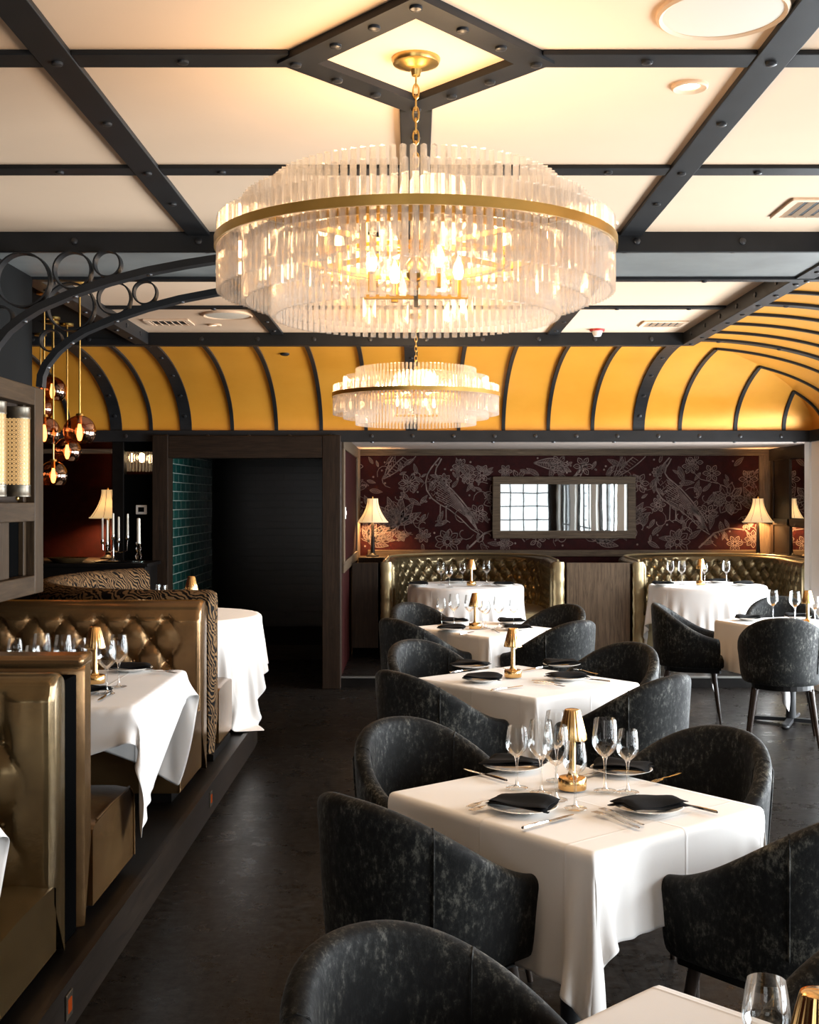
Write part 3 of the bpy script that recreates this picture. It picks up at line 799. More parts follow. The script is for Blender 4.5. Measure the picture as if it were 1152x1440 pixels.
# ================================================================ LIGHTS AND FIXTURES ON THE CEILING
def make_chandelier(loc, label, zc, chain_top):
    """three tiers of crystal rods round a brass ring; zc = height of the ring"""
    t = thing('crystal_chandelier', label, 'chandelier', loc, 0, 'crystal chandeliers')
    tiers = [(.560, 132, .065, -.135), (.490, 114, .125, -.162), (.405, 95, .182, -.205)]
    allr = []
    for k, (R, n, zt, zb_) in enumerate(tiers):
        tri = [(.010,0),(-.004,.0088),(-.004,-.0088)]
        me = MB().add([(x, y, z) for z in (zb_, zt) for x, y in tri], [(2,1,0),(3,4,5),(0,1,4,3),(1,2,5,4),(2,0,3,5)]).mesh('crystal_rod', False)
        me.materials.append(M['crystal'])
        for i in range(n):
            a = 2*PI*(i+.5*(k%2))/n
            allr.append((R*math.sin(a) - (0 if k == 0 else .02*0) , R, a, k, me))
    # the hundred that face the camera most openly become parts of their own
    def score(r): return -r[1]*math.sin(r[2])*-1 + {0:0,1:.10,2:.16}[r[3]]
    allr.sort(key=score)
    rest = MB()
    for i, (_, R, a, k, me) in enumerate(allr):
        if i < 100:
            o = obj('crystal_rod', me, None, t); o.location = (R*math.cos(a), R*math.sin(a), 0); o.rotation_euler = (0,0,a)
        else:
            ca, sa = math.cos(a), math.sin(a)
            rest.add([(R*ca + v.co.x*ca - v.co.y*sa, R*sa + v.co.x*sa + v.co.y*ca, v.co.z) for v in me.vertices], [tuple(p.vertices) for p in me.polygons])
    o = obj('crystal_rods', rest, M['crystal'], t, smooth=False); o['kind'] = 'stuff'
    for R, z, h, nm in ((.572,0,.026,'outer_band'),(.478,.0,.02,'middle_band'),(.393,-.0,.02,'inner_band')):
        obj(nm, MB().lathe([(R-.004,z-h/2),(R+.004,z-h/2),(R+.004,z+h/2),(R-.004,z+h/2)], 96, close=True), M['brass'], t)
    for i in range(4):
        a = PI*i/4
        obj('spoke', MB().bar((.57*math.cos(a),.57*math.sin(a),0),(-.57*math.cos(a),-.57*math.sin(a),0),.012,.014), M['brass'], t, smooth=False)
    obj('stem', MB().tube([(0,0,-.07),(0,0,.2)], .011, 12), M['brass'], t)
    obj('hub', MB().lathe([(0,-.10),(.02,-.09),(.035,-.07),(.035,-.05),(.02,-.03),(0,-.03)], 24), M['brass'], t)
    bm_ = MB().lathe([(0,0),(.010,.004),(.016,.022),(.014,.040),(.006,.062),(.001,.075)], 12).mesh('bulb'); bm_.materials.append(M['bulb'])
    cm_ = MB().lathe([(0,-.055),(.011,-.055),(.011,.0),(0,0)], 12).mesh('candle_sleeve'); cm_.materials.append(M['brass'])
    for ring, n, z in ((.27,8,.02),(.14,4,-.08)):
        for i in range(n):
            a = 2*PI*(i+.3)/n; p = (ring*math.cos(a), ring*math.sin(a), z)
            b = obj('candle_sleeve', cm_, None, t); b.location = p
            b2 = obj('bulb', bm_, None, b)
        if n == 8: obj('arm_ring', MB().lathe([(ring-.006,z-.064),(ring+.006,z-.064),(ring+.006,z-.054),(ring-.006,z-.054)], 48, close=True), M['brass'], t)
        else: obj('arm_cross', MB().bar((-ring-.01,0,z-.06),(ring+.01,0,z-.06),.012,.012).bar((0,-ring-.01,z-.06),(0,ring+.01,z-.06),.012,.012), M['brass'], t, smooth=False)
    # chain of oval links up to the canopy
    m = MB(); top = chain_top - zc; z = .20; k = 0
    while z < top - .05:
        pts = []
        for j in range(14):
            a = 2*PI*j/14; u, v = .0085*math.cos(a), .022*math.sin(a)
            pts.append((u if k%2 else 0, 0 if k%2 else u, z + .022 + v))
        m.tube(pts, .0026, 6, True); z += .033; k += 1
    obj('chain', m, M['brass'], t)
    ct = chain_top - zc
    obj('canopy', MB().lathe([(0,ct-.055),(.012,ct-.05),(.016,ct-.032),(.035,ct-.028),(.05,ct-.018),(.066,ct-.016),(.070,ct-.006),(.070,ct),(0,ct)], 40), M['brass'], t)
    return t
make_chandelier((.0,3.49,.728+1.7), 'large tiered crystal chandelier with a brass band, hanging nearest', 2.428, ZC)
make_chandelier((.0,8.30,.722+1.7), 'tiered crystal chandelier with a brass band, the smaller looking one hanging farther back', 2.422, ZC)

def make_pendant(rod):
    t = thing('globe_pendant', '', 'pendant light')
    R = .095
    prof = [(R*math.sin(a), R*math.cos(a)) for a in [PI*i/24 for i in range(2,19)]]
    obj('globe', MB().lathe(prof, 40), M['copper_glass'], t)
    obj('rod', MB().tube([(0,0,R-.01),(0,0,rod)], .006, 10), M['brass'], t)
    obj('cap', MB().lathe([(0,R+.012),(.020,R+.010),(.024,R-.004),(0,R-.004)], 24), M['brass'], t)
    obj('socket', MB().lathe([(0,R),(.014,R),(.014,R-.05),(0,R-.05)], 16), M['brass'], t)
    obj('bulb', MB().lathe([(0,-.055),(.010,-.05),(.017,-.025),(.016,.0),(.010,.035),(.008,.046)], 16), M['bulb_amber'], t)
    obj('canopy', MB().lathe([(0,rod),(.045,rod),(.045,rod-.015),(.01,rod-.02),(0,rod-.02)], 24), M['brass'], t)
    return t
G = [(112,607,7.05,'largest globe, at the right'),(94.5,634.6,8.4,'middle globe just below the largest'),(75,668,8.1,'lowest globe of the cluster'),
     (62,608,7.12,'half hidden by the pillar'),(73.6,549,8.3,'highest globe of the cluster'),(57,574,8.9,'small globe mostly hidden behind the pillar')]
for px, py, Y, d in G:
    X = (px-VX)/F*Y; Z = H - (py-VY)/F*Y
    t = make_pendant((2.925 if X < -2.0 else 2.97) - Z + .004); t.location = (X,Y,Z)
    tag(t, 'smoked copper glass pendant on a brass rod, ' + d, 'pendant light', 'copper globe pendants')

# things set into the ceiling
def disc(o_name, prof, mat, par, n=40): return obj(o_name, MB().lathe(prof, n), mat, par)
for (x, y, R, lab) in ((.80,3.15,.172,'large round cream ceiling speaker at the top right'), (-1.29,8.28,.172,'round cream ceiling speaker beyond the arch brackets')):
    s = thing('ceiling_speaker', lab, 'speaker', (x,y,ZC), 0, 'ceiling speakers')
    disc('grille', [(0,-.010),(R*.8,-.010),(R*.9,-.008)], M['speaker'], s)
    disc('rim', [(R*.9,-.004),(R*.9,-.010),(R*.95,-.015),(R,-.010),(R,.001)], M['cream'], s)
for (x, y, R, lab) in ((.842,3.715,.056,'recessed ceiling downlight right of the near chandelier canopy'), (.88,5.55,.05,'recessed downlight just right of the large chandelier rim'), (-1.46,8.76,.05,'recessed downlight beside the far round speaker')):
    s = thing('downlight', lab, 'downlight', (x,y,ZC), 0, 'recessed downlights')
    disc('trim_ring', [(R*.55,.0),(R*.6,-.006),(R*.9,-.012),(R,-.008),(R,.001)], M['cream'], s)
    disc('lens', [(0,-.003),(R*.55,-.003)], M['downlight'], s)
for (x, y, w, d, lab) in ((1.76,5.26,.34,.34,'white slatted air vent near the right edge'), (1.78,8.70,.32,.26,'white ceiling air vent on the right of the far field'), (-1.76,8.62,.32,.26,'white ceiling air vent beyond the arch on the left')):
    s = thing('ceiling_vent', lab, 'air vent', (x,y,ZC), 0, 'ceiling air vents')
    obj('frame', MB().box(-w/2,w/2,-d/2,-d/2+.03,-.012,0).box(-w/2,w/2,d/2-.03,d/2,-.012,0).box(-w/2,-w/2+.03,-d/2+.03,d/2-.03,-.012,0).box(w/2-.03,w/2,-d/2+.03,d/2-.03,-.012,0), M['cream'], s, .003, smooth=False)
    obj('backing', MB().box(-w/2+.03,w/2-.03,-d/2+.03,d/2-.03,-.003,-.001), M['dark_grey_vent'], s, smooth=False)
    for i in range(6):
        xx = -w/2+.045+(w-.09)*i/5
        obj('slat', MB().bar((xx,-d/2+.03,-.008),(xx,d/2-.03,-.008),.022,.003,(.5,0,1)), M['cream'], s, smooth=False)
s = thing('fire_alarm', 'small red and white fire strobe on the ceiling right of the far chandelier', 'alarm', (1.35,9.0,ZC))
disc('base', [(0,-.015),(.055,-.015),(.058,0)], M['red'], s, 24)
disc('strobe', [(0,-.055),(.026,-.053),(.036,-.03),(.040,-.015)], M['white_plastic'], s, 24)
tq = math.radians(70)
q = Vector((0,0,-1)).rotation_difference(Vector((0,-math.cos(tq)/AY,-math.sin(tq)/CH)).normalized())
s = tag(obj('sprinkler_cover', MB().lathe([(0,-.014),(.03,-.013),(.038,-.006),(.038,.004)], 20), M['steel']), 'small dark round sprinkler cover on the gold cove', 'sprinkler')
s.location = (-1.07, cy(tq), cz(tq)); s.rotation_euler = q.to_euler()

# ================================================================ BOOTHS
def seg_path(pts):
    """polyline sampled by arc length -> function u -> (point, tangent); returns also the length"""
    P = [Vector(p) for p in pts]; L = [0]
    for a, b in zip(P, P[1:]): L.append(L[-1] + (b-a).length)
    def f(u):
        u = max(0, min(L[-1], u))
        import bisect
        i = min(len(P)-2, max(0, bisect.bisect_right(L, u)-1))
        k = (u-L[i])/(L[i+1]-L[i])
        t0 = (P[i+1]-P[i]).normalized()
        ta = (P[i]-P[i-1]).normalized() if i > 0 else t0
        tb = (P[i+2]-P[i+1]).normalized() if i < len(P)-2 else t0
        t = ((ta+t0)*(1-k) + (t0+tb)*k).normalized()
        return P[i].lerp(P[i+1], k), t
    return f, L[-1]
def tuft_h(u, z, a, b, zt, u0, umin, umax, depth):
    px = (u-u0)/a; py = (zt-z)/b
    if py >= 0: s, t = (px+py)/2, (px-py)/2
    else: s = t = px/2
    g = abs(math.sin(PI*s)*math.sin(PI*t))
    ds, dt = s-round(s), t-round(t)
    if py < 0: d2 = 2*ds*ds + (py/2)**2*1.2
    else: d2 = ds*ds + dt*dt
    h = .52*g**.42 + .48*(1-math.exp(-d2/.045))
    k = min(1, max(0, min(u-umin, umax-u)/.07 + 1))
    return depth*(h*k + .85*(1-k))
def upholstery(path, L, z0, z1, th, side, tuft=None, nu=None, nz=46, z_out=None, round_end=.03):
    """swept back rest.  side=+1: sitter is on the left of the path direction"""
    nu = nu or max(24, int(L/.012)); rows = []
    z_out = z0 if z_out is None else z_out
    r = th*.42
    for i in range(nu+1):
        u = L*i/nu; p, t = path(u); nn = Vector((-t.y, t.x))*side
        e = min(u, L-u); er = 0 if e >= round_end else round_end*(1-math.sqrt(max(0,1-(1-e/round_end)**2)))
        row = []
        for k in range(nz+1):
            z = z0 + (z1-r-z0)*k/nz
            h = tuft_h(u, z, *tuft) if tuft else 0
            if tuft:
                f = min(1, (z1-r-z)/.022); h = h*f + tuft[-1]*.6*(1-f)
            q = p + nn*(h - er); row.append((q.x, q.y, z))
        hb = (tuft[-1]*.6 if tuft else 0)
        for k in range(1, 10):
            a = PI*k/10
            off = hb - er - (th+hb-2*er)*(1-math.cos(a))/2
            q = p + nn*off; row.append((q.x, q.y, z1 - r + r*math.sin(a)*(1-er/th)))
        for z in (z1-r, (z1+z_out)/2, z_out):
            q = p - nn*(th-er); row.append((q.x, q.y, z))
        row.append(row[0])
        rows.append(row)
    m = MB().grid(rows)
    n = len(rows[0])-1
    m.f.append(tuple(range(n))); base = nu*(n+1); m.f.append(tuple(base+k for k in reversed(range(n))))
    return m
def tuft_buttons(path, L, side, tuft, nrows, parent, mat, zmin):
    a, b, zt, u0, umin, umax, depth = tuft
    me = MB().ball((0,0,0), .011,.011,.006, 10, 6).mesh('button'); me.materials.append(mat)
    for k in range(nrows):
        z = zt - k*b
        if z < zmin: continue
        for i in range(-60, 90):
            if (i+k) % 2: continue
            u = u0 + i*a
            if u < umin - .01 or u > umax + .01: continue
            p, t = path(u); nn = Vector((-t.y, t.x))*side
            o = obj('button', me, None, parent); o.location = (*(p + nn*.006), z)
            o.rotation_euler = Vector((0,0,1)).rotation_difference(Vector((nn.x,nn.y,0))).to_euler()
def seat_sweep(path, L, off0, d, z0, z1, side, nu=None, r=.035, crown=.012):
    nu = nu or max(8, int(L/.05)); rows = []
    prof = [(off0, z0)]
    prof += [(off0, z1-.01)]
    for k in range(0, 9): f = k/8; prof.append((off0+.02 + (d-off0-.02-r)*f, z1 + crown*math.sin(PI*f)))
    for k in range(1, 7): a = PI/2*k/6; prof.append((d-r+r*math.sin(a), z1-r+r*math.cos(a)))
    prof += [(d+.006, (z0+z1)/2), (d, z0+.02), (d-.01, z0), (off0, z0)]
    for i in range(nu+1):
        u = L*i/nu; p, t = path(u); nn = Vector((-t.y, t.x))*side
        e = min(u, L-u); sh = 0 if e > 1e-6 else .012
        row = []
        for o_, z in prof:
            q = p + nn*o_; row.append((q.x, q.y, z - (sh if z > z1-.02 else 0)))
        rows.append(row)
    m = MB().grid(rows); n = len(prof)-1
    m.f.append(tuple(range(n))); base = nu*(n+1); m.f.append(tuple(base+k for k in reversed(range(n))))
    return m
EX = -1.2
# tufted booth facing the camera
t = thing('booth_bench', 'bronze leather bench with a button-tufted back facing the camera, behind the left table', 'booth', (0,0,KZ))
def zz(z): return z - KZ
f, L = seg_path([(EX,6.76),(-2.45,6.76)])
tf = (.0935,.125,zz(1.055),.19,.17,L-.1,.046)
def at_local(m): return m
obj('backrest', upholstery(f, L, zz(.45), zz(1.14), .20, 1, tf, nu=130, nz=64, z_out=zz(.16)), M['leather'], t)
tuft_buttons(f, L, 1, tf, 4, t, M['leather'], zz(.6))
obj('seat', seat_sweep(f, L, -.0, .64, zz(.215), zz(.545), 1, 24), M['leather'], t)
obj('seam_piping', MB().tube([(EX+.004,6.76-.64,zz(.225)),(EX+.003,6.76-.635,zz(.50)),(EX-.002,6.76-.58,zz(.545)),(EX-.003,6.4,zz(.552)),(EX-.003,6.2+.5,zz(.548))], .005, 6), M['leather'], t)
obj('plinth', MB().box(-2.45, EX-.05, 6.18, 6.94, 0, zz(.215)), M['blackwood'], t, smooth=False)
# nearest bench pair, back to back
t = thing('booth_bench', 'bronze leather tufted bench at the lower left edge, its seat towards the camera', 'booth', (0,0,KZ))
f, L = seg_path([(EX,4.03),(-2.9,4.03)])
tf = (.105,.137,zz(.894),.175,.15,L-.1,.058)
obj('backrest', upholstery(f, L, zz(.36), zz(1.12), .13, 1, tf, nu=140, nz=64, z_out=zz(.16)), M['leather_olive'], t)
tuft_buttons(f, L, 1, tf, 4, t, M['leather_olive'], zz(.5))
obj('seat', seat_sweep(f, L, 0, .68, zz(.20), zz(.43), 1, 24), M['leather_olive'], t)
obj('plinth', MB().box(-2.9, EX-.05, 3.4, 4.15, 0, zz(.20)), M['blackwood'], t, smooth=False)
struct('booth_divider', MB().box(-2.9, EX-.02, 4.165, 4.345, KZ, 1.075), M['black'], .004)
t = thing('booth_bench', 'bronze leather bench facing away from the camera, at the front of the left table', 'booth', (0,0,KZ))
f, L = seg_path([(-2.9,4.49),(EX,4.49)])
obj('backrest', upholstery(f, L, zz(.45), zz(1.135), .14, 1, None, nu=40, nz=10, z_out=zz(.16)), M['leather'], t)
obj('seat', seat_sweep(f, L, 0, .64, zz(.195), zz(.50), 1, 24), M['leather'], t)
obj('seam_piping', MB().tube([(EX+.004,4.49+.64,zz(.20)),(EX+.003,4.49+.635,zz(.455)),(EX-.002,4.49+.58,zz(.50)),(EX-.003,4.75,zz(.505)),(EX-.003,4.55,zz(.50))], .005, 6), M['leather'], t)
obj('top_cap', MB().box(-2.9, EX+.004, 4.335, 4.48, zz(1.10), zz(1.142)), M['leather'], t, .015)
obj('plinth', MB().box(-2.9, EX-.05, 4.36, 5.0, 0, zz(.195)), M['blackwood'], t, smooth=False)
# zebra C-shaped booth
t = thing('curved_booth', 'C-shaped booth upholstered in zebra velvet around the far left round table', 'booth', (0,0,KZ))
pts = [(EX,7.36)] + [(EX + (-1.45-EX)*k/4, 7.36) for k in range(1,4)]
for i in range(0, 33):
    a = math.radians(-90 - (231-90+0)*i/32 + 0)
    pts.append((-1.45 + 1.0*math.cos(a), 8.60 + 1.24*math.sin(a)))
f, L = seg_path(pts)
obj('backrest', upholstery(f, L, zz(.40), zz(1.165), .21, -1, None, nu=110, nz=12, z_out=zz(.20), round_end=.04), M['zebra'], t)
obj('seat', seat_sweep(f, L, 0, .52, zz(.22), zz(.555), -1, 60), M['leather'], t)
obj('plinth', seat_sweep(f, L, -.2, .44, 0, zz(.215), -1, 60, r=.002, crown=0), M['blackwood'], t)

def round_booth(cx_, label, mirror_end):
    t = thing('round_booth', label, 'booth', (cx_, 12.3, PZ), 0, 'tufted round booths under the wallpaper')
    r = .82; pts = [(r, .0), (r,.2),(r,.4),(r,.6)]
    for i in range(0, 41): a = PI*i/40; pts.append((r*math.cos(a), .8 + r*math.sin(a)))
    pts += [(-r,.6),(-r,.4),(-r,.2),(-r,.0)]
    f, L = seg_path(pts)
    tf = (.0785,.098,.885,L/2,.12,L-.12,.038)
    obj('backrest', upholstery(f, L, .38, .985, .115, 1, tf, nu=420, nz=56, z_out=.05), M['leather_round'], t)
    tuft_buttons(f, L, 1, tf, 2, t, M['leather_round'], .5)
    obj('seat', seat_sweep(f, L, 0, .46, .115, .45, 1, 80), M['leather_gold'], t)
    obj('plinth', seat_sweep(f, L, -.10, .40, 0, .115, 1, 80, r=.002, crown=0), M['grey_kick'], t)
    for s in (-1, 1):
        m = MB(); n = 20; rows = []
        for i in range(n+1):
            z = .115 + (.975-.115)*i/n
            w = .058 + .003*math.sin(i*2.1); d = .03 + .004*math.sin(i*1.7)
            rows.append([(s*(r+.058)+ w*math.cos(a), -.0 - d*math.sin(a), z) for a in [PI*j/8 for j in range(9)]])
        m.grid(rows); m.f.append(tuple(n*9+j for j in range(9)))
        obj('end_pad', m, M['leather_gold'], t)
    # piped rim along the top
    pp = []
    for i in range(121):
        p, tt = f(L*i/120); nn = Vector((-tt.y, tt.x)); q = p - nn*.05; pp.append((q.x, q.y, .990))
    obj('top_piping', MB().tube(pp, .012, 8), M['leather_gold'], t)
    return t
round_booth(.576, 'left round booth of tufted olive-gold leather, below the wall mirror', 1)
round_booth(3.14, 'right round booth of tufted olive-gold leather, beside the bright window pier', 1)
struct('booth_panel', MB().box(1.535, 2.18, 12.30, 12.36, PZ, 1.065), M['oak_z'], .004)
struct('booth_panel', MB().box(AX0+.03, -.385, 12.30, 12.36, PZ+.10, 1.065), M['oak_dark'], .004)
struct('booth_panel', MB().box(AX0+.03, -.385, 12.38, 12.9, PZ, 1.03), M['black'], .004)

# ================================================================ CHAIRS
def make_chair():
    t = thing('barrel_chair', '', 'chair')
    w, yb, ya = .285, -.29, .22
    pts = [(w, ya), (w+.004, ya-.1), (w+.004, 0.02)]
    for i in range(1, 24):
        a = PI*i/24; pts.append(((w+.004)*math.cos(a), .02 - .31*math.sin(a)))
    pts += [(-w-.004, .02), (-w-.004, ya-.1), (-w, ya)]
    f, L = seg_path(pts)
    n = 48; rows = []
    for i in range(n+1):
        u = L*i/n; p, tt = f(u); nn = Vector((-tt.y, tt.x))         # outward
        if nn.dot(Vector((p.x, p.y-.0))) < 0: nn = -nn
        s = abs(u-L/2)/(L/2)
        zr = .65 + .245*(.5+.5*math.cos(PI*min(1,s**1.15)))
        zb_ = .415
        th = .062
        e = min(u, L-u); er = 0 if e > .03 else (1-e/.03)
        row = []
        def P(off, z): q = p + nn*off; row.append((q.x, q.y, z))
        P(-.050+.0, zb_); P(-.022, zb_+.0); P(-.010+.004, zb_+.02)
        for k in (.35,.7): P(-.004+.022*k, zb_+(zr-zb_)*k)
        P(.020, zr-.035)
        for k in range(1,6):
            a = PI*k/6; P(.020 - th/2*(1-math.cos(a)) , zr-.03+ .03*math.sin(a))
        P(.020-th, zr-.035)
        for k in (.7,.4,.1): P(.012-th-.006*(1-k), zb_+(zr-zb_)*k)
        row.append(row[0])
        if er:
            cxm = sum(q[0] for q in row)/len(row); cym = sum(q[1] for q in row)/len(row); czm = sum(q[2] for q in row)/len(row)
            g = 1-.30*er**2
            row = [(cxm+(q[0]-cxm)*g, cym+(q[1]-cym)*g + 0*er, czm+(q[2]-czm)*(1-.08*er**2)) for q in row]
        rows.append(row)
    m = MB().grid(rows); k = len(rows[0])-1
    m.f.append(tuple(range(k))); b0 = n*(k+1); m.f.append(tuple(b0+j for j in reversed(range(k))))
    bk = obj('backrest', m, M['velvet'], t, sub=1)
    # seams on the inside of the back
    for su in (.30, .70):
        p, tt = f(L*su); nn = Vector((-tt.y, tt.x)); nn = nn if nn.dot(p) > 0 else -nn
        s = abs(su-.5)*2; zr = .65 + .245*(.5+.5*math.cos(PI*min(1,s**1.15)))
        pts_ = []
        for off, z in ((-.055,.50),(-.050,zr-.12),(-.043,zr-.04),(-.032,zr-.010),(-.012,zr-.0015),(.008,zr-.010),(.020,zr-.04),(.016,zr-.12),(.0,.5)):
            q = p+nn*off; pts_.append((q.x,q.y,z))
        obj('seam', MB().tube(pts_, .0035, 6), M['velvet'], bk)
    # D-shaped cushion
    rows = []; 
    out = [(-.215,.235),(-.228,.22),(-.228,.0)] + [(.228*-math.cos(PI*i/14), -.0-.225*math.sin(PI*i/14)) for i in range(1,14)] + [(.228,.0),(.228,.22),(.215,.235)]
    prof = [(.55,.414),(.97,.416),(1,.43),(1.0,.475),(.97,.492),(.88,.503),(.5,.510),(.02,.512)]
    for x, y in out + [out[0]]: rows.append([(x*s_, .01+ (y-.0)*s_, z) for s_, z in prof])
    obj('seat', MB().grid(rows), M['velvet'], t)
    obj('seat_frame', MB().prism([(x*.92, .005+y*.94) for x, y in out], .375, .418), M['blackwood'], t, smooth=False)
    for sx in (-1,1):
        for sy in (-1,1):
            tx, ty = sx*.185, (.17 if sy > 0 else -.17); bx_, by_ = sx*.235, (.22 if sy > 0 else -.255)
            obj('leg', MB().tube([(bx_,by_,0),(bx_*.7+tx*.3,by_*.7+ty*.3,.12),(tx,ty,.376)], [.010,.0135,.020], 10), M['leg'], t)
    return t
chair = placer(make_chair)

# ================================================================ TABLES AND CLOTHS
def cloth_sim(sx, sy, n, ang, shape, top, seed, steps=110, iters=16, lowest=.02, ny=None, eps=-.004):
    """position-based drape of a rectangular cloth over a table; shape = ('rect',hx,hy) or ('disc',r)"""
    rg_ = np.random.RandomState(seed)
    nx, ny = n, ny or max(8, int(round(n*sy/sx)))
    X, Yg = np.meshgrid(np.linspace(-sx/2, sx/2, nx), np.linspace(-sy/2, sy/2, ny), indexing='ij')
    c, s = math.cos(ang), math.sin(ang)
    P = np.stack([c*X - s*Yg, s*X + c*Yg, np.full_like(X, top) + rg_.rand(*X.shape)*.004], -1)
    if shape[0] == 'rect': ins = (np.abs(P[...,0]) < shape[1]+eps) & (np.abs(P[...,1]) < shape[2]+eps)
    else: ins = np.hypot(P[...,0], P[...,1]) < shape[1]-.004
    P[...,2][ins] = top
    Wt = np.where(ins, 0.0, 1.0)[..., None]
    V = np.zeros_like(P); dx, dy = sx/(nx-1), sy/(ny-1); dd = math.hypot(dx, dy)
    def con(a, b, rest, k):
        A, B = P[a], P[b]; wa, wb = Wt[a], Wt[b]
        d = B - A; l = np.sqrt((d*d).sum(-1, keepdims=True)) + 1e-9
        ws = wa + wb; ws = np.where(ws == 0, 1, ws)
        q = d*((l-rest)/l*k/ws); P[a] = A + q*wa; P[b] = B - q*wb
    S = slice
    cons = []
    for o_ in (0,1):
        k1 = lambda N, o_=o_: (S(o_, N-1, 2), S(o_+1, N, 2))
        a, b = k1(nx); cons.append(((a, S(None)), (b, S(None)), dx, 1.0))
        a, b = k1(ny); cons.append(((S(None), a), (S(None), b), dy, 1.0))
    for o_ in (0,1):
        a, b = S(o_, nx-1, 2), S(o_+1, nx, 2)
        cons.append(((a, S(0, ny-1)), (b, S(1, ny)), dd, .12)); cons.append(((a, S(1, ny)), (b, S(0, ny-1)), dd, .12))
    for o_ in range(4):
        a, b = S(o_, nx-2, 4), S(o_+2, nx, 4)
        m1 = min(len(range(nx)[a]), len(range(nx)[b])); a = S(o_, o_+4*(m1-1)+1, 4); b = S(o_+2, o_+2+4*(m1-1)+1, 4)
        cons.append(((a, S(None)), (b, S(None)), 2*dx, .25))
        a, b = S(o_, ny-2, 4), S(o_+2, ny, 4)
        m1 = min(len(range(ny)[a]), len(range(ny)[b])); a = S(o_, o_+4*(m1-1)+1, 4); b = S(o_+2, o_+2+4*(m1-1)+1, 4)
        cons.append(((S(None), a), (S(None), b), 2*dy, .25))
    dt = .018
    for st in range(steps):
        V[...,2] -= 9.8*dt; V *= .965
        V[...,:2] += (rg_.rand(*V[...,:2].shape)-.5)*.02*(st < 40)
        Q = P.copy(); P += V*dt*Wt
        for it in range(iters):
            for a, b, r, k in cons: con(a, b, r, k)
            x, y, z = P[...,0], P[...,1], P[...,2]
            if shape[0] == 'rect':
                hx, hy = shape[1]+.003, shape[2]+.003
                px_, py_, pz = hx-np.abs(x), hy-np.abs(y), top-z
                hit = (px_ > 0) & (py_ > 0) & (pz > 1e-5) & (~ins)
                up = hit & (pz < px_) & (pz < py_) & (pz < .02); z[up] = top
                rx = hit & ~up & (px_ <= py_); x[rx] = np.sign(x[rx])*hx
                ry = hit & ~up & (px_ > py_); y[ry] = np.sign(y[ry])*hy
            else:
                r = np.hypot(x, y) + 1e-9; R = shape[1]+.003
                hit = (r < R) & (top-z > 1e-5) & (~ins)
                up = hit & (top-z < R-r) & (top-z < .02); z[up] = top
                rr = hit & ~up; x[rr] *= (R/r)[rr]; y[rr] *= (R/r)[rr]
            np.maximum(z, lowest, out=z)
        V = (P - Q)/dt
    return P, nx, ny
def cloth_mesh(P, nx, ny, name='tablecloth'):
    me = bpy.data.meshes.new(name)
    me.from_pydata([tuple(p) for p in P.reshape(-1,3)], [], [(i*ny+j, (i+1)*ny+j, (i+1)*ny+j+1, i*ny+j+1) for i in range(nx-1) for j in range(ny-1)])
    for p in me.polygons: p.use_smooth = True
    me.materials.append(M['linen']); me.update(); return me
def add_cloth(me, loc, rotz, label, group=None):
    o = bpy.data.objects.new('tablecloth', me); C.objects.link(o); o.location = loc; o.rotation_euler = (0,0,rotz)
    b = o.modifiers.new('sub','SUBSURF'); b.levels = b.render_levels = 1
    b = o.modifiers.new('thickness','SOLIDIFY'); b.thickness = .0012; b.offset = 1
    return tag(o, label, 'tablecloth', group)
def make_table(hx, hy, h, disc_r=None):
    t = thing('dining_table', '', 'table')
    if disc_r: obj('tabletop', MB().lathe([(0,h-.03),(disc_r-.006,h-.03),(disc_r,h-.022),(disc_r,h-.004),(disc_r-.004,h),(0,h)], 64), M['blackwood'], t)
    else: obj('tabletop', MB().box(-hx+.014,hx-.014,-hy+.014,hy-.014,h-.03,h-.002), M['blackwood'], t, .004, smooth=False)
    obj('column', MB().lathe([(0,.04),(.04,.04),(.036,.08),(.036,h-.06),(.09,h-.03),(0,h-.03)], 20), M['steel'], t)
    for i in range(4):
        a = PI/4 + PI/2*i; c, s = math.cos(a), math.sin(a)
        obj('foot', MB().bar((.02*c,.02*s,.028),(.30*c,.30*s,.022),.05,.028).ball((.30*c,.30*s,.018),.03,.03,.018), M['steel'], t)
    return t
TH = .758
sim = cloth_sim(.385/24*92, .44/27*84, 93, 0, ('rect', .385, .44), TH+.003, 3, ny=85, eps=.001)
cm_sq = cloth_mesh(*sim)
sim = cloth_sim(1.84, 1.84, 84, .35, ('disc', .58), .003+.75, 5)
cm_rd = cloth_mesh(*sim)
sim = cloth_sim(1.74, 1.68, 84, .30, ('rect', .62, .56), .003+.70, 8)
cm_lt = cloth_mesh(*sim)

t_sq = placer(lambda: make_table(.383, .438, TH))
ang = math.radians(39.5)
SQ = [('A', (.49,3.80), ang, 'the front square table', 'front square dining table, set with brass lamp and seven wine glasses'),
      ('B', (.575,6.315), ang+.02, 'the second square table', 'second square dining table from the front, set without wine glasses'),
      ('C', (.52,8.88), ang, 'the third square table', 'third square dining table, in front of the left round booth'),
      ('F', (.50,1.77), math.radians(44), 'the cut-off square table', 'square dining table cut off at the bottom edge of the picture'),
      ('E', (2.87,9.25), math.radians(20), 'the right-hand table', 'square dining table under a white cloth at the right edge near the window')]
for k, (x, y), a, ph, lab in SQ:
    t_sq((x,y,0), a, lab, 'square dining tables')
    add_cloth(cm_sq, (x,y,0), a, 'white linen cloth draped over ' + ph, 'white square tablecloths')
def rtable(x, y, z, lab, clab, rot, r=.575):
    t = make_table(0, 0, .748, r-.014); t.location = (x,y,z); tag(t, lab, 'table', 'round booth tables')
    o = add_cloth(cm_rd, (x,y,z), rot, clab, 'white round tablecloths'); return o
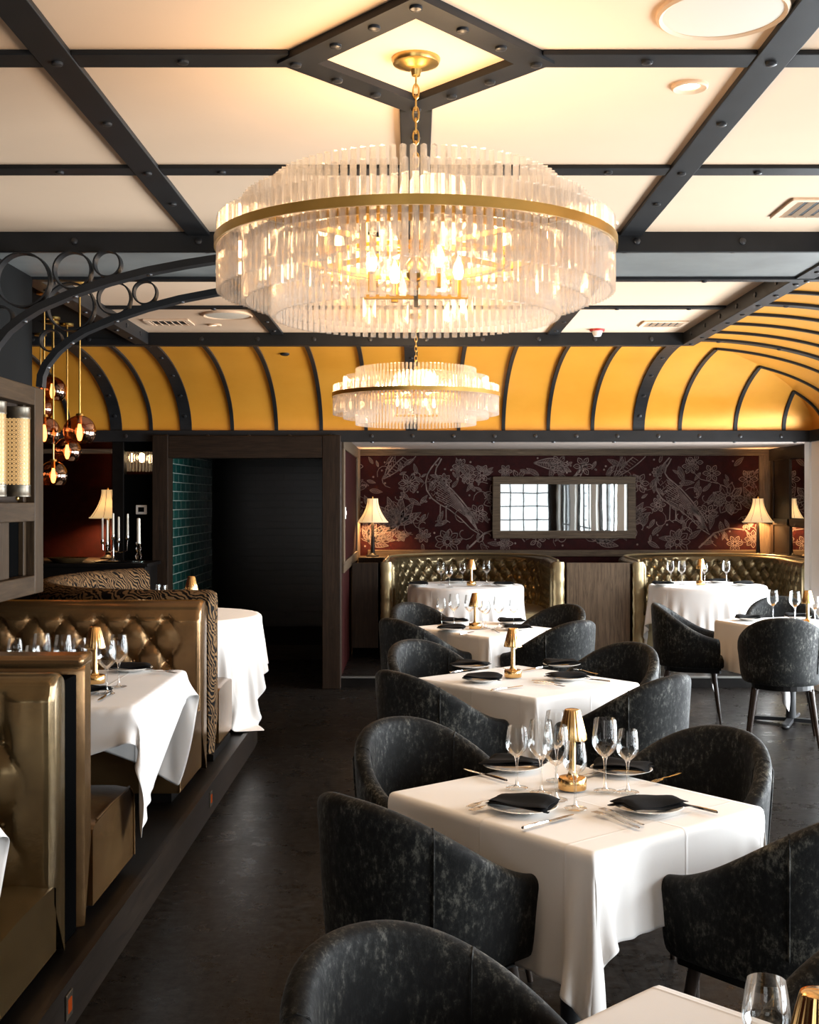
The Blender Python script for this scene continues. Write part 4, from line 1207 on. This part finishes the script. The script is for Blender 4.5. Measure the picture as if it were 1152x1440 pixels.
rtable(.50,12.15,PZ, 'round table under a white cloth in the left round booth', 'white cloth hanging in soft folds over the table of the left round booth', .3)
rtable(2.93,12.15,PZ, 'round table under a white cloth in the right round booth', 'white cloth hanging brightly lit over the table of the right round booth', .0)
o = rtable(-1.66,8.42,KZ, 'round table under a white cloth inside the zebra booth', 'white cloth over the round table in the zebra booth', -.12)
TL = .855 - KZ
t = make_table(.618, .558, TL); t.location = (-1.76,5.47,KZ); tag(t, 'rectangular table under a white cloth between the two left leather benches', 'table')
add_cloth(cm_lt, (-1.76,5.47,KZ), 0, 'white cloth with long hanging points on the left booth table', )
t = make_table(.618, .558, TL); t.location = (-1.855,2.93,KZ); tag(t, 'table under a white cloth in the nearest left booth, only its cloth edge in view', 'table')
add_cloth(cm_lt, (-1.855,2.93,KZ), 0, 'white cloth corner at the lower left edge, on the nearest booth table')

# chairs round the square tables; each faces its table
def put_chairs(key, names, dist=(.60,.63), skip=(), extra={}, off={}):
    k, (x, y), a, ph, lab = [s for s in SQ if s[0] == key][0]
    ux, uy = math.cos(a), math.sin(a)
    for nm, (dx_, dy_), d in (('near left',(-ux,-uy),dist[0]),('far right',(ux,uy),dist[0]),('far left',(-uy,ux),dist[1]),('near right',(uy,-ux),dist[1])):
        if nm in skip: continue
        d = extra.get(nm, d); ox_, oy_ = off.get(nm, (0,0)); px_, py_ = x+dx_*d+ox_, y+dy_*d+oy_
        face = math.atan2(-dy_, -dx_) - PI/2
        chair((px_,py_,0), face + names.get(nm, 0), 'black velvet barrel chair at the %s side of %s' % (nm, ph), 'velvet barrel chairs')
put_chairs('A', {'near left': .04, 'near right': -.02}, (.59,.64), (), {'near right': .70, 'far right': .54}, {'near right': (.11,.16), 'near left': (-.015,.06)})
put_chairs('B', {'near left': -.05, 'near right': .08}, (.62,.67))
put_chairs('C', {}, (.62,.66))
put_chairs('F', {}, (.60,.62), ('near left','near right'), {'far left': .53, 'far right': .54}, {'far left': (-.065,-.06)})
for (x, y, fx, fy, lab) in ((2.16,9.50,.95,-.20,'black velvet barrel chair seen from its side, left of the right-hand table'), (2.60,8.58,.25,.97,'black velvet barrel chair with its back to the camera at the right-hand table'), (3.02,9.96,-.2,-.98,'black velvet barrel chair behind the right-hand table, facing the camera')):
    chair((x,y,0), math.atan2(fy,fx)-PI/2, lab, 'velvet barrel chairs')
# ================================================================ TABLEWARE
def make_lamp():
    t = thing('table_lamp', '', 'lamp')
    obj('base', MB().lathe([(0,0),(.044,0),(.046,.003),(.046,.034),(.043,.038),(.020,.040),(.017,.046),(0,.046)], 40), M['copper_brass'], t)
    obj('stem', MB().lathe([(.016,.044),(.0125,.06),(.0115,.165),(.0,.165)], 24), M['copper_brass'], t)
    n = 80; rows = []
    for i in range(n):
        a = 2*PI*i/n; k = 1 + (.020 if i % 4 in (0,1) else -.020)
        rows.append([(r*k*math.cos(a), r*k*math.sin(a), z) for r, z in ((.047,.160),(.0475,.163),(.036,.210),(.026,.250),(.024,.256))])
    m = MB().grid(rows, True)
    obj('shade', m, M['copper_brass'], t)
    obj('shade_cap', MB().lathe([(.0245,.254),(.018,.258),(0,.259)], 40), M['copper_brass'], t)
    return t
lamp = placer(make_lamp)
def make_glass(h, bowl, rim, z0):
    t = thing('wine_glass', '', 'glass')
    prof = [(.001, z0)]
    for i in range(1, 15):
        k = i/14; z = z0 + (h-z0)*k
        if k < .42: r = bowl*math.sin(PI/2*(k/.42))**.75
        else: r = bowl + (rim-bowl)*((k-.42)/.58)**1.6
        prof.append((r, z))
    prof.append((rim-.0012, h)) 
    obj('bowl', MB().lathe(prof, 28), M['glass'], t)
    obj('stem', MB().lathe([(.012,.004),(.005,.012),(.0036,.03),(.0036,z0-.025),(.006,z0-.006),(.010,z0+.004)], 12), M['glass'], t)
    obj('foot', MB().lathe([(0,.006),(.012,.0045),(.036,.0018),(.0365,.0008),(.035,0),(0,0)], 28), M['glass'], t)
    return t
glass_l = placer(lambda: make_glass(.232, .042, .034, .105))
glass_s = placer(lambda: make_glass(.200, .0365, .029, .098))
def make_plate():
    t = thing('side_plate', '', 'plate')
    obj('plate', MB().lathe([(0,.004),(.060,.004),(.072,.010),(.104,.017),(.106,.015),(.075,.006),(.060,0),(0,0)], 48), M['china'], t)
    return t
plate_me = MB().lathe([(0,.004),(.060,.004),(.072,.010),(.104,.017),(.106,.0155),(.075,.006),(.060,0),(0,0)], 48).mesh('side_plate'); plate_me.materials.append(M['china'])
def plate(loc, lab, grp):
    o = obj('side_plate', plate_me, None); o.location = loc; return tag(o, lab, 'plate', grp)
def napkin_mesh(seed):
    r = random.Random(seed); m = MB()
    sk = r.uniform(-.15,.15)
    for lay in range(2):
        W_, D_ = .098-.006*lay, .062-.004*lay; nx, ny = 14, 9
        def hgt(u, v): return .008+.0075*lay + .006*math.sin(2.2*u+seed+lay)*v + .004*math.sin(3.1*v+2*seed) - .012*max(0,abs(u)-.75)*(1 if lay < 2 else .2)
        top = []; bot = []
        for i in range(nx+1):
            u = -1+2*i/nx; a_ = []; b_ = []
            for j in range(ny+1):
                v = -1+2*j/ny
                x = W_*u + sk*D_*v + .004*math.sin(5*v+seed); y = D_*v*(1-.10*u*(seed%3-1)) + .003*math.sin(4*u+seed)
                e = min(1-abs(u), 1-abs(v)); rd = .004*(1-min(1,e/.12))
                z = hgt(u, v); a_.append((x,y,z+.008-rd)); b_.append((x,y,z+rd*.5))
            top.append(a_); bot.append(b_)
        m.grid(top); m.grid([list(reversed(q)) for q in bot])
        k = ny+1
        for (A, B) in ((top[0],bot[0]),(top[-1],bot[-1]),([q[0] for q in top],[q[0] for q in bot]),([q[-1] for q in top],[q[-1] for q in bot])): m.grid([A,B])
    me = m.mesh('folded_napkin'); me.materials.append(M['napkin']); return me
nap = [napkin_mesh(i) for i in range(4)]
npk = [0]
def napkin(loc, rot, lab, grp, s=1):
    o = obj('folded_napkin', nap[npk[0] % 4], None); npk[0] += 1; o.location = loc; o.rotation_euler = (0,0,rot); o.scale = (s,s,1)
    return tag(o, lab, 'napkin', grp)
def fork_mesh():
    m = MB()
    prof = [(-.10,.0045),(-.095,.0075),(-.06,.0068),(-.01,.0036),(.03,.0030),(.042,.006),(.052,.0105),(.062,.0115)]
    def zz_(x): return .003 + .006*max(0,(x-.0)/.1)*(1 if x < .06 else 1) + .004*math.exp(-((x-.02)/.03)**2)
    rows = [[(x,-w,zz_(x)),(x,-w*.5,zz_(x)+.0012),(x,w*.5,zz_(x)+.0012),(x,w,zz_(x)),(x,0,zz_(x)-.001),(x,-w,zz_(x))] for x, w in prof]
    m.grid(rows)
    for k in range(4):
        y = -.0097+.00647*k
        m.bar((.060,y,zz_(.06)),(.100,y*.95,zz_(.10)-.003),.0036,.0016)
    me = m.mesh('fork'); me.materials.append(M['silver']); return me
def knife_mesh():
    m = MB()
    prof = [(-.115,.004,.004),(-.11,.0065,.006),(-.05,.006,.006),(-.01,.0042,.0045),(.0,.0045,.004),(.01,.0085,.0016),(.07,.0095,.0014),(.10,.006,.0012),(.112,.001,.001)]
    rows = [[(x,-w,.003),(x,-w*.6,.003+h),(x,w*.6,.003+h),(x,w,.003),(x,0,.0015),(x,-w,.003)] for x, w, h in prof]
    m.grid(rows); me = m.mesh('knife'); me.materials.append(M['silver']); return me
FM, KM = fork_mesh(), knife_mesh()
def cutlery(kind, p, q, z, lab, grp):
    """p = handle end, q = tip, both on the table"""
    o = obj(kind, FM if kind == 'fork' else KM, None)
    o.location = ((p[0]+q[0])/2, (p[1]+q[1])/2, z); o.rotation_euler = (0,0,math.atan2(q[1]-p[1], q[0]-p[0]))
    return tag(o, lab, kind, grp)

ORD = ['leftmost','second from left','third from left','fourth from left','fifth from left','sixth from left','seventh from left','rightmost']
def lay(key, phrase, z, ang_, lamp_px, glasses, plates, forks=(), knives=(), napk=True, lamp_word='brass cordless lamp with pleated shade'):
    zt = z + .0045
    if lamp_px:
        p = on(*lamp_px, z+.0); lamp((*p, zt), ang_, '%s standing on %s' % (lamp_word, phrase), 'brass table lamps')
    gs = sorted(glasses, key=lambda g: g[0])
    for i, (px, py, big) in enumerate(gs):
        w = ORD[i] if i < len(gs)-1 or len(gs) == 1 else 'rightmost'
        if len(gs) == 1: w = 'only'
        (glass_l if big else glass_s)((*on(px, py, z), zt), 0, '%s wine glass, %s of those on %s' % ('large' if big else 'small', w, phrase) if len(gs) > 1 else 'empty wine glass on %s' % phrase, 'wine glasses')
    for px, py, where, rot in plates:
        p = on(px, py, z)
        plate((*p, zt), 'white side plate at the %s place of %s' % (where, phrase), 'side plates')
        napkin((*p, zt+.012), rot, 'folded black napkin on the plate at the %s place of %s' % (where, phrase), 'black napkins')
    for a, b, where in forks: cutlery('fork', on(*a, z), on(*b, z), zt, '%s fork of %s' % (where, phrase), 'forks')
    for a, b, where in knives: cutlery('knife', on(*a, z), on(*b, z), zt, '%s knife of %s' % (where, phrase), 'knives')
ZT = TH + .006
lay('A', 'the front square table', ZT, 0, (805,1111), [(727,1110,0),(761,1117,1),(782,1127,1),(783,1100,1),(809,1139,0),(851,1114,1),(883,1116,0)],
    [(735,1141,'near left',-.35),(912,1141,'near right',.40),(722,1083,'far left',-.3),(874,1088,'far right',-.45)],
    [((716,1120),(655,1141),'near left outer'),((722,1127),(662,1145),'near left inner'),((914,1167),(838,1138),'near right outer'),((905,1170),(830,1144),'near right inner'),((958,1089),(918,1105),'far right')],
    [((737,1168),(806,1149),'near left'),((712,1101),(652,1084),'far left'),((990,1142),(940,1130),'near right'),((870,1083),(820,1094),'far right')])
lay('B', 'the second square table', ZT, .2, (721.5,953), [], [(678.5,959,'near left',-.1),(797,956.5,'near right',.2),(662,940,'far left',-.2),(790,938,'far right',.1)],
    [((752,962),(793,968),'near right outer'),((748,958.5),(790,965),'near right inner'),((725,947),(698,940),'far left'),((838,949),(812,944),'far right')],
    [((690,973),(737,966),'near left'),((844,959),(818,956),'near right'),((634,948),(668,942),'far left'),((765,940),(740,944),'far right')])
lay('C', 'the third square table', ZT, .4, (668.5,884.5), [(620.8,879.6,0),(638.6,880,1),(661,881.5,1),(679,883,1),(683,884.5,0),(701.6,884,1),(722.5,882,0)],
    [(635,887,'near left',-.1),(727,886,'near right',.1),(640,877,'far left',0),(719,877,'far right',.1)],
    [((704,892),(690,886.5),'near right')], [((650,893),(664,890),'near left')])
lay('G', 'the left round booth table', PZ+.758, .1, (663,824), [(620.4,823.5,1),(632,826.5,0),(650.6,820.5,0),(684.6,821.5,1)],
    [(588,824,'left',.1),(708,824,'right',0),(640,819.5,'far',.1)], [], [((672,825),(690,823.5),'middle')])
lay('H', 'the right round booth table', PZ+.758, .1, (985.7,823), [(943.3,821.3,1),(959.2,822.5,1),(991,820.3,0),(1021.7,822,1)],
    [(932,823.5,'left',.1),(1046,823.5,'right',0),(1010,819.5,'far',.1)], [((1050,829),(1030,827),'right')], [])
lay('E', 'the right-hand table', ZT, .3, (1136,879.5), [(1087,872.5,1),(1118,874.5,1),(1146,876.5,0)],
    [(1053,872.5,'left',.2),(1122,870,'far',0),(1119,888,'near',.2)], [], [((1072,880),(1090,876),'left')])
# the cut-off table in front
lamp((.553,1.66,ZT+.0045), 0, 'brass lamp cut off at the lower right corner, on the cut-off square table', 'brass table lamps')
glass_s((.535,1.845,ZT+.0045), 0, 'wine glass cut off at the bottom edge, on the nearest table', 'wine glasses')
# left booth table
ZL = .855 + .006
lay('L', 'the left booth table', ZL, 0, (133.6,962), [(150,977,1),(167,967,1)], [(184,944,'far right',.1)],
    [((210,943),(234,946),'far right outer'),((214,946),(238,948.5),'far right inner')], [((158,975),(137,988),'near right')], lamp_word='brass lamp with lit pleated shade')
for i, (px, py, big, zt_, w) in enumerate(((21,899,0,1.063,'leftmost of the row'),(46,909,0,1.063,'second of the row from the left'),(59,892,1,1.095,'third of the row, the tallest looking'),(89,894,1,1.095,'fourth of the row, broad bowl'),(112,898,0,1.063,'nearest the brass lamp'))):
    (glass_l if big else glass_s)((*on(px, py, zt_), ZL+.0045), 0, 'wine glass showing above the left bench top, %s' % w, 'wine glasses')
# a black napkin at the near place
napkin((*on(131,975,ZL), ZL+.006), .3, 'folded black napkin beside the brass lamp on the left booth table', 'black napkins', .8)
# zebra booth table
zz3 = KZ + .758
lamp((-1.560,8.40,zz3+.0045), 0, 'brass lamp whose shade shows above the zebra booth back', 'brass table lamps')
t = thing('tumbler', 'glass tumbler showing just above the zebra booth back', 'glass', (-1.755,8.35,zz3+.0045))
obj('glass_body', MB().lathe([(0,.0),(.040,.0),(.043,.20),(.041,.20),(.038,.008),(0,.008)], 28), M['glass'], t)

# ---------------------------------------------------------------- corner lamps with bell shades
def make_bell():
    t = thing('bell_shade_lamp', '', 'lamp')
    prof = []
    for i in range(13):
        k = i/12; prof.append((.175 - .115*(k**.55 if False else (1-(1-k)**1.9)), .395 + .265*k))
    rows = []
    n = 48
    for i in range(n):
        a = 2*PI*i/n; kk = 1-.018*abs(math.sin(4*a))
        rows.append([(r*kk*math.cos(a), r*kk*math.sin(a), z) for r, z in prof])
    obj('shade', MB().grid(rows, True), M['shade'], t)
    m = MB()
    obj('bottom_trim', MB().lathe([(.174,.390),(.178,.392),(.178,.400),(.174,.402)], 48, close=True), M['shade'], t)
    obj('top_trim', MB().lathe([(.056,.655),(.061,.656),(.061,.664),(.056,.664)], 48, close=True), M['shade'], t)
    m = MB()
    for j in range(8):
        a = PI*j/4
        m.tube([(r*1.004*math.cos(a), r*1.004*math.sin(a), z) for r, z in prof], .0022, 5)
    obj('shade_ribs', m, simple('shade_rib_thread', (.25,.16,.07), .6) if 'rib' not in M else M['rib'], t)
    obj('stand', MB().lathe([(0,0),(.075,0),(.075,.012),(.045,.022),(.026,.04),(.022,.10),(.015,.38),(.008,.40),(.006,.60),(0,.60)], 28), M['blackwood'], t)
    obj('bulb', MB().ball((0,0,.50),.028,.028,.04), M['bulb'], t)
    obj('harp', MB().tube([(-.035,0,.42),(-.04,0,.52),(0,0,.64),(.04,0,.52),(.035,0,.42)], .002, 6), M['brass'], t)
    obj('finial', MB().ball((0,0,.675),.007,.007,.014), M['brass'], t)
    return t
bell = placer(make_bell)
BL = [((-.495,13.86,1.06),'lit lamp with cream bell shade in the left corner of the papered alcove'),
      ((3.935,13.90,1.06),'lit lamp with cream bell shade at the right end of the papered alcove'),
      ((-2.96,11.62,1.14),'lit lamp with cream bell shade behind the candelabra at far left')]
for p, lab in BL: bell(p, 0, lab, 'bell shade lamps')

# ---------------------------------------------------------------- black console with candelabra
t = thing('console_table', 'black console behind the zebra booth carrying the candelabra', 'console', (-3.25,10.52,0))
obj('top', MB().box(-.95,.97,-.24,.30,1.135,1.165), M['blackwood'], t, .004, smooth=False)
obj('body', MB().box(-.92,.94,-.20,.28,.08,1.135), M['blackwood'], t, .004, smooth=False)
obj('plinth', MB().box(-.90,.92,-.16,.26,0,.08), M['black'], t, smooth=False)
cz0 = 1.165
t = thing('candelabra', 'silver candelabra with thin ivory candles on the black console', 'candelabra', (-2.62,10.46,cz0+.012))
obj('base', MB().lathe([(0,0),(.06,0),(.062,.006),(.035,.018),(.012,.03),(.007,.05),(.007,.20),(.014,.21),(.007,.22),(0,.225)], 24), M['silver'], t)
for k, (dx, dy, zc) in enumerate(((-.098,.02,.165),(-.043,-.03,.145),(0,0,.205),(.040,.03,.175),(.125,.0,.20))):
    if dx: obj('arm', MB().tube([(0,0,.10),(dx*.5,dy*.5,.075),(dx*.95,dy,.09),(dx,dy,zc-.02)], .005, 8), M['silver'], t)
    cup = obj('cup', MB().lathe([(0,zc-.022),(.012,zc-.02),(.016,zc-.006),(.022,zc),(.012,zc+.004),(.012,zc+.02),(0,zc+.02)], 16, (dx,dy,0)), M['silver'], t)
    obj('candle', MB().lathe([(0,zc),(.0105,zc),(.0085,zc+.205),(.004,zc+.21),(0,zc+.21)], 14, (dx,dy,0)), M['candle'], cup)
t = thing('candlestick', 'single glass candlestick with a thick candle, right of the candelabra', 'candlestick', (-2.395,10.44,cz0))
obj('stick', MB().lathe([(0,0),(.05,0),(.05,.01),(.022,.03),(.030,.06),(.014,.09),(.026,.12),(.016,.15),(.026,.165),(.026,.172),(0,.172)], 20), M['glass'], t)
obj('candle', MB().lathe([(0,.165),(.016,.165),(.015,.38),(.006,.385),(0,.386)], 14), M['candle'], t)
o = tag(obj('serving_tray', MB().lathe([(0,.002),(.15,.002),(.165,.012),(.168,.012),(.152,.0),(0,0)], 40), M['silver']), 'silver tray under the candelabra', 'tray'); o.location = (-2.62,10.46,cz0); o.scale = (1,.75,1)
o = tag(obj('wooden_bowl', MB().lathe([(0,.004),(.10,.008),(.17,.045),(.175,.045),(.11,.0),(0,0)], 40), M['leather']), 'wide shallow brown dish on the console, left of the candelabra', 'dish'); o.location = (-3.0,10.42,cz0)

# ================================================================ LIGHT
def area(name, loc, rot, sx, sy, power, col):
    l = bpy.data.lights.new(name, 'AREA'); l.shape = 'RECTANGLE'; l.size = sx; l.size_y = sy; l.energy = power; l.color = col
    o = bpy.data.objects.new(name, l); C.objects.link(o); o.location = loc; o.rotation_euler = rot; return o
def point(name, loc, power, col, r=.03):
    l = bpy.data.lights.new(name, 'POINT'); l.energy = power; l.color = col; l.shadow_soft_size = r
    o = bpy.data.objects.new(name, l); C.objects.link(o); o.location = loc; return o
DAY = (.90,.95,1.0)
for i, (a, b) in enumerate(wins):
    area('window_daylight', (XR+.30, (a+b)/2, (WZ0+WZ1)/2), (0, PI/2, 0), WZ1-WZ0, b-a, (65,115,190,225)[i]*(b-a), DAY)
area('window_daylight', (4.45, 11.9, 1.3), (0, PI/2, 0), 1.9, 1.4, 400, DAY)
for i, (a, b) in enumerate(rw):
    area('front_window_daylight', ((a+b)/2, YB-.32, (RZ0+RZ1)/2), (PI/2, 0, 0), b-a, 2.1, (28 if i == 0 else 4)*(b-a)/1.4, (1.0,.97,.93))
WARM = (1,.66,.36)
for Yc, zc, pw in ((3.49,2.428,22),(8.30,2.422,34)):
    for k in range(4):
        a = PI/4 + PI/2*k; point('chandelier_bulb_light', (.20*math.cos(a), Yc+.20*math.sin(a), zc+.10), pw/4, WARM, .06)
for p, lab in BL: point('bell_lamp_light', (p[0], p[1], p[2]+.50), 150, (1,.58,.24), .05)
for px, py, Y, d in G[:3]: point('pendant_light', ((px-VX)/F*Y, Y, H-(py-VY)/F*Y), .5, (1,.5,.2), .03)
point('reflection_drum_light', (-2.62,11.55,2.11), 1.2, WARM, .04)  # added lamp that lights the stand-in for the mirrored chandelier
sp = bpy.data.lights.new('downlight_beam', 'SPOT'); sp.energy = 30; sp.spot_size = math.radians(70); sp.spot_blend = .6; sp.color = (1,.86,.68); sp.shadow_soft_size = .05
for x, y in ((.842,3.715),(.88,5.55),(-1.46,8.76)):
    o = bpy.data.objects.new('downlight_beam', sp); C.objects.link(o); o.location = (x, y, ZC-.02)

w = bpy.data.worlds.new('daylight'); bpy.context.scene.world = w; w.use_nodes = True
bg = w.node_tree.nodes['Background']; bg.inputs[0].default_value = (.85,.92,1.0,1); bg.inputs[1].default_value = 1.6

# ================================================================ CAMERA
cam = bpy.data.cameras.new('camera'); co = bpy.data.objects.new('camera', cam); C.objects.link(co)
co.location = (0,0,H); co.rotation_euler = (PI/2,0,0)
cam.sensor_fit = 'HORIZONTAL'; cam.sensor_width = 36; cam.lens = F/1152*36
cam.shift_x = (576-VX)/1152; cam.shift_y = -(720-VY)/1152
cam.clip_start = .05
sc = bpy.context.scene; sc.camera = co
sc.view_settings.view_transform = 'Standard'; sc.view_settings.look = 'None'; sc.view_settings.gamma = 1; sc.view_settings.exposure = .05
try: sc.view_settings.use_curve_mapping = False
except Exception: pass
cy_ = sc.cycles
cy_.max_bounces = 10; cy_.diffuse_bounces = 4; cy_.glossy_bounces = 4; cy_.transmission_bounces = 8; cy_.transparent_max_bounces = 24
cy_.caustics_reflective = False; cy_.caustics_refractive = False; cy_.sample_clamp_indirect = 4
cy_.use_denoising = True
